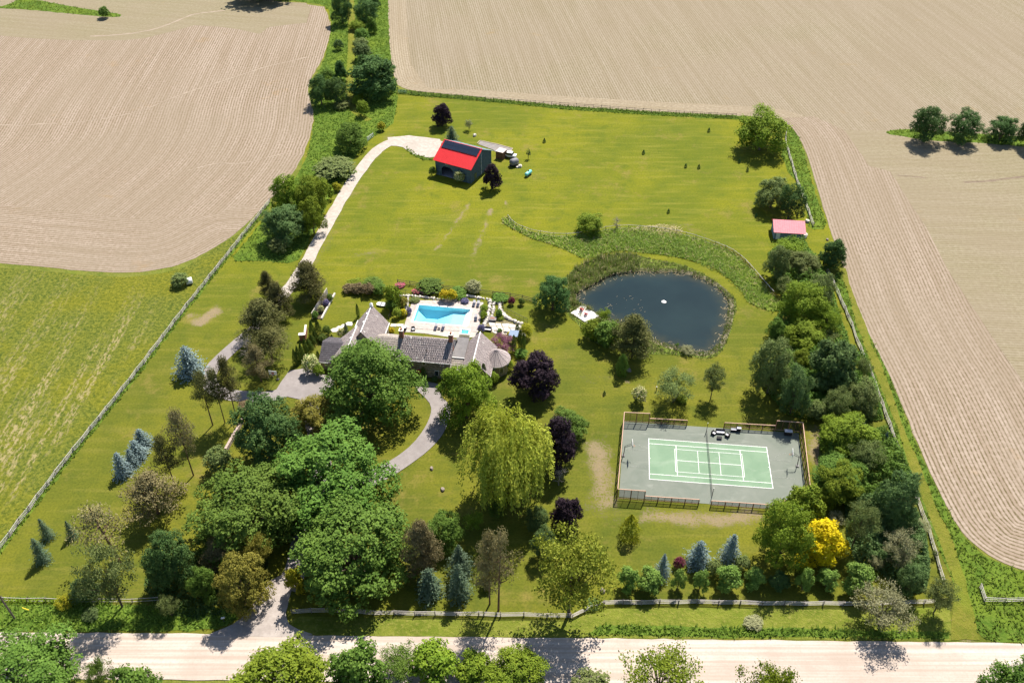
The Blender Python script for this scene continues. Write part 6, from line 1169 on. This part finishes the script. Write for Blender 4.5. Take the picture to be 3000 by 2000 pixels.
# ------------------------------------------------------------------ uncountable growth
def tufts(name, label, polys, dens, h, color, cat='grass', blades=3, w=.16, hfun=None, lean=.6, holes=()):
    Vs = []; n0 = 0
    for p in polys:
        A = np.array(p); lo = A.min(0); hi = A.max(0); n = int((hi-lo).prod()*dens); Q = RNG.uniform(lo, hi, (n, 2)); Q = Q[inside(Q, p)]
        for q in holes: Q = Q[~inside(Q, q)]
        Vs.append(Q)
    Q = np.repeat(np.vstack(Vs), blades, 0); n = len(Q); a = RNG.uniform(0, 6.283, n); hh = RNG.uniform(*h, n)
    if hfun is not None: hh = hh*np.repeat(hfun(np.vstack(Vs)), blades)
    b0 = np.c_[Q + RNG.normal(0, .12, (n, 2)), np.full(n, .03)]; d = np.c_[np.cos(a), np.sin(a), np.zeros(n)]*w*.5*RNG.uniform(.6, 1.5, (n, 1)); t = b0 + np.c_[RNG.normal(0, lean, (n, 2))*hh[:, None], hh]
    V = np.empty((n, 3, 3)); V[:, 0] = b0-d; V[:, 1] = b0+d; V[:, 2] = t
    o = link(name, mesh_np(name, V.reshape(-1, 3), np.arange(n*3).reshape(n, 3), FO[color])); tag(o, label, cat, kind='stuff'); return o
gpoly = [a for a in WILD_AREAS if a[2] == 'g']
for i, (p, d, _) in enumerate(gpoly): 
    lab = ['rough grass of the thicket strip beside the left field', 'rough grass on the lower left road verge', 'rough grass on the strip right of the far lawn', 'rough grass along the right boundary track', 'long grass under the far wire fence', 'long grass edging the road at lower right', 'grass of the green strip in the right far field', 'grass of the green strip in the left field', 'grass tongue beside the barn yard', 'weeds along the long left rail fence'][i]
    tufts('tall_grass', lab, [p], d, (.25, .6) if i not in (5,) else (.3, .7), 'grass', 'grass', 3, .3, holes=[TRACK1, TRACK2])
tufts('sedge', 'sedge and straw-coloured grass of the belt behind the pond', [BELT], 7, (.4, 1.0), 'sedge', 'grass', 3, .25)
north = lambda V: np.where((V[:, 1] > 172) & (V[:, 0] < 33), 1.0, .42)*np.clip(.6+.5*np.sin(V[:, 0]*.9)*np.sin(V[:, 1]*1.3), .45, 1)
tufts('reeds', 'tall reeds and bank grass ringing the pond', [ring_out], 14, (1.0, 1.9), 'reed', 'reeds', 3, .16, north, .22, [grow(pond_water, -.5)])
def f_sticks():
    V = []; F = []; L = densify(pond_water, .5, True)
    for _ in range(300):
        x, y = L[RNG.integers(len(L))]; c = np.mean(np.array(pond_water), 0); t = abs(RNG.normal(0, .06)); x += (c[0]-x)*t; y += (c[1]-y)*t; a = RNG.uniform(0, 3.14); l = RNG.uniform(.15, .6); w = .03; k = len(V)
        dx, dy = math.cos(a)*l, math.sin(a)*l; nx, ny = -math.sin(a)*w, math.cos(a)*w; z = -.255
        V += [(x-dx-nx, y-dy-ny, z), (x+dx-nx, y+dy-ny, z), (x+dx+nx, y+dy+ny, z), (x-dx+nx, y-dy+ny, z)]; F.append((k, k+1, k+2, k+3))
    for _ in range(34):
        x, y, _z = g('c4', RNG.uniform(860, 1150), RNG.uniform(740, 950)); a = RNG.uniform(0, 3.14); l = RNG.uniform(.08, .3); k = len(V); dx, dy = math.cos(a)*l, math.sin(a)*l
        V += [(x-dx, y-dy-.03, -.255), (x+dx, y+dy-.03, -.255), (x+dx, y+dy+.03, -.255), (x-dx, y-dy+.03, -.255)]; F.append((k, k+1, k+2, k+3))
    tag(link('floating_straw', mesh_np('floating_straw', V, F, FO['straw'])), 'pale dead reed straw floating along the pond edge', 'straw', kind='stuff')
f_sticks()
shore = densify(pond_water, .55, True); rk = empty('shore_stones', (*shore[0], 0)); tag(rk, 'pale stones along the right shore of the pond', 'stones')
ns = 0
for i, (x, y) in enumerate(shore):
    u, v, _ = project([(x, y, 0)]); 
    if u[0] > 2040 and v[0] > 840 and ns < 110: ns += 1; s = random.uniform(.15, .38); link('stone', ROCKS[i % 6], rk, (x-shore[0][0]+random.uniform(-.3, .5), y-shore[0][1]+random.uniform(-.2, .2), -.2), (0, 0, i*1.7), (s, s, s*.7))
def leaf_mass(name, label, poly, n, h, color, size=.32, cat='undergrowth', hn=.22):
    A = np.array(poly); lo = A.min(0); hi = A.max(0); Q = RNG.uniform(lo, hi, (n*3, 2)); Q = Q[inside(Q, poly)][:n]
    ed = np.clip(dist_line(Q, list(poly)+[poly[0]])/1.6, .15, 1); top = h*ed*np.array([.65 + .5*mnoise.noise((x*hn, y*hn, 1.7)) + .35*mnoise.noise((x*hn*3, y*hn*3, 5.1)) for x, y in Q]); top = np.maximum(top, .15)
    z = top*RNG.uniform(0, 1, len(Q))**.35; N = .7*sph(len(Q)) + np.array([0, 0, .7]); o = link(name, leaf_mesh(name, np.c_[Q, z+.05], N, size), mat=FO[color]); tag(o, label, cat, kind='stuff'); return o
leaf_mass('undergrowth', 'tangled undergrowth beneath the upper right tree belt', gp('d4', [(200,130),(300,60),(420,60),(520,200),(600,380),(650,560),(700,700),(640,760),(480,720),(300,700),(200,640),(260,500),(280,380),(230,290)]), 20000, 5.2, 'maple', .38)
leaf_mass('undergrowth', 'tangled undergrowth beneath the middle of the right tree belt', gp('d4', [(120,860),(300,720),(480,740),(700,720),(800,780),(860,960),(890,1120),(700,1150),(500,1130),(300,1090),(200,960)]), 22000, 5.0, 'maple', .38)
leaf_mass('undergrowth', 'tangled undergrowth right of the tennis court', gp('d4', [(520,1150),(880,1180),(980,1290),(1060,1450),(1100,1568),(900,1640),(560,1620),(500,1450),(510,1280)]), 22000, 5.0, 'maple', .38)
leaf_mass('undergrowth', 'tangled undergrowth behind the golden tree at lower right', gp('e4', [(1130,420),(1500,380),(1880,560),(1960,760),(2000,1100),(1960,1330),(1700,1380),(1500,1150),(1250,1080),(1150,800)]), 20000, 4.6, 'bluegreen', .36)
leaf_mass('undergrowth', 'shaded undergrowth beneath the lower left trees', gp('c5', [(1040,700),(1400,640),(1900,700),(1880,900),(1720,1060),(1400,1120),(1150,1080),(1020,900)]), 9000, 2.0, 'deep', .32)
leaf_mass('fence_ivy', 'ivy-covered stretch of the curved pond fence', strip_poly(gp('c4', [(1640,345),(1750,380),(1850,435),(1930,510),(1960,545)]), 1.5), 2200, 1.6, 'oldcedar', .25, 'ivy')
leaf_mass('fence_ivy', 'ivy-covered lower end of the curved pond fence', strip_poly(gp('c4', [(1985,585),(2050,655),(2130,740),(2190,790)]), 1.5), 2000, 1.5, 'oldcedar', .25, 'ivy')
leaf_mass('fence_ivy', 'leafy growth on the lower left road fence', strip_poly(gp('c5', [(-150,985),(200,990),(480,992),(800,995)]), 1.6), 2600, 1.3, 'bright', .25, 'ivy')
leaf_mass('bank_thicket', 'bright leafy thicket on the near left pond bank', gp('c4', [(650,960),(720,950),(900,960),(960,990),(940,1100),(880,1145),(740,1090),(670,1040)]), 6000, 1.5, 'bright', .25, 'thicket')

leaf_mass('belt_herbs', 'bright green herbs over the belt behind the pond', gp('c4', [(520,330),(800,275),(1150,255),(1450,320),(1650,400),(1800,520),(1950,650),(2120,800),(2050,830),(1900,740),(1750,600),(1500,480),(1200,420),(900,395),(700,440)]), 9000, 1.0, 'fresh', .3, 'herbs', .35)
leaf_mass('belt_straw', 'patch of straw-coloured dead grass by the pond fence', gp('c4', [(1000,235),(1150,215),(1300,200),(1440,230),(1430,300),(1300,300),(1150,280),(1020,270)]), 1500, .9, 'straw', .28, 'dead grass', .4)
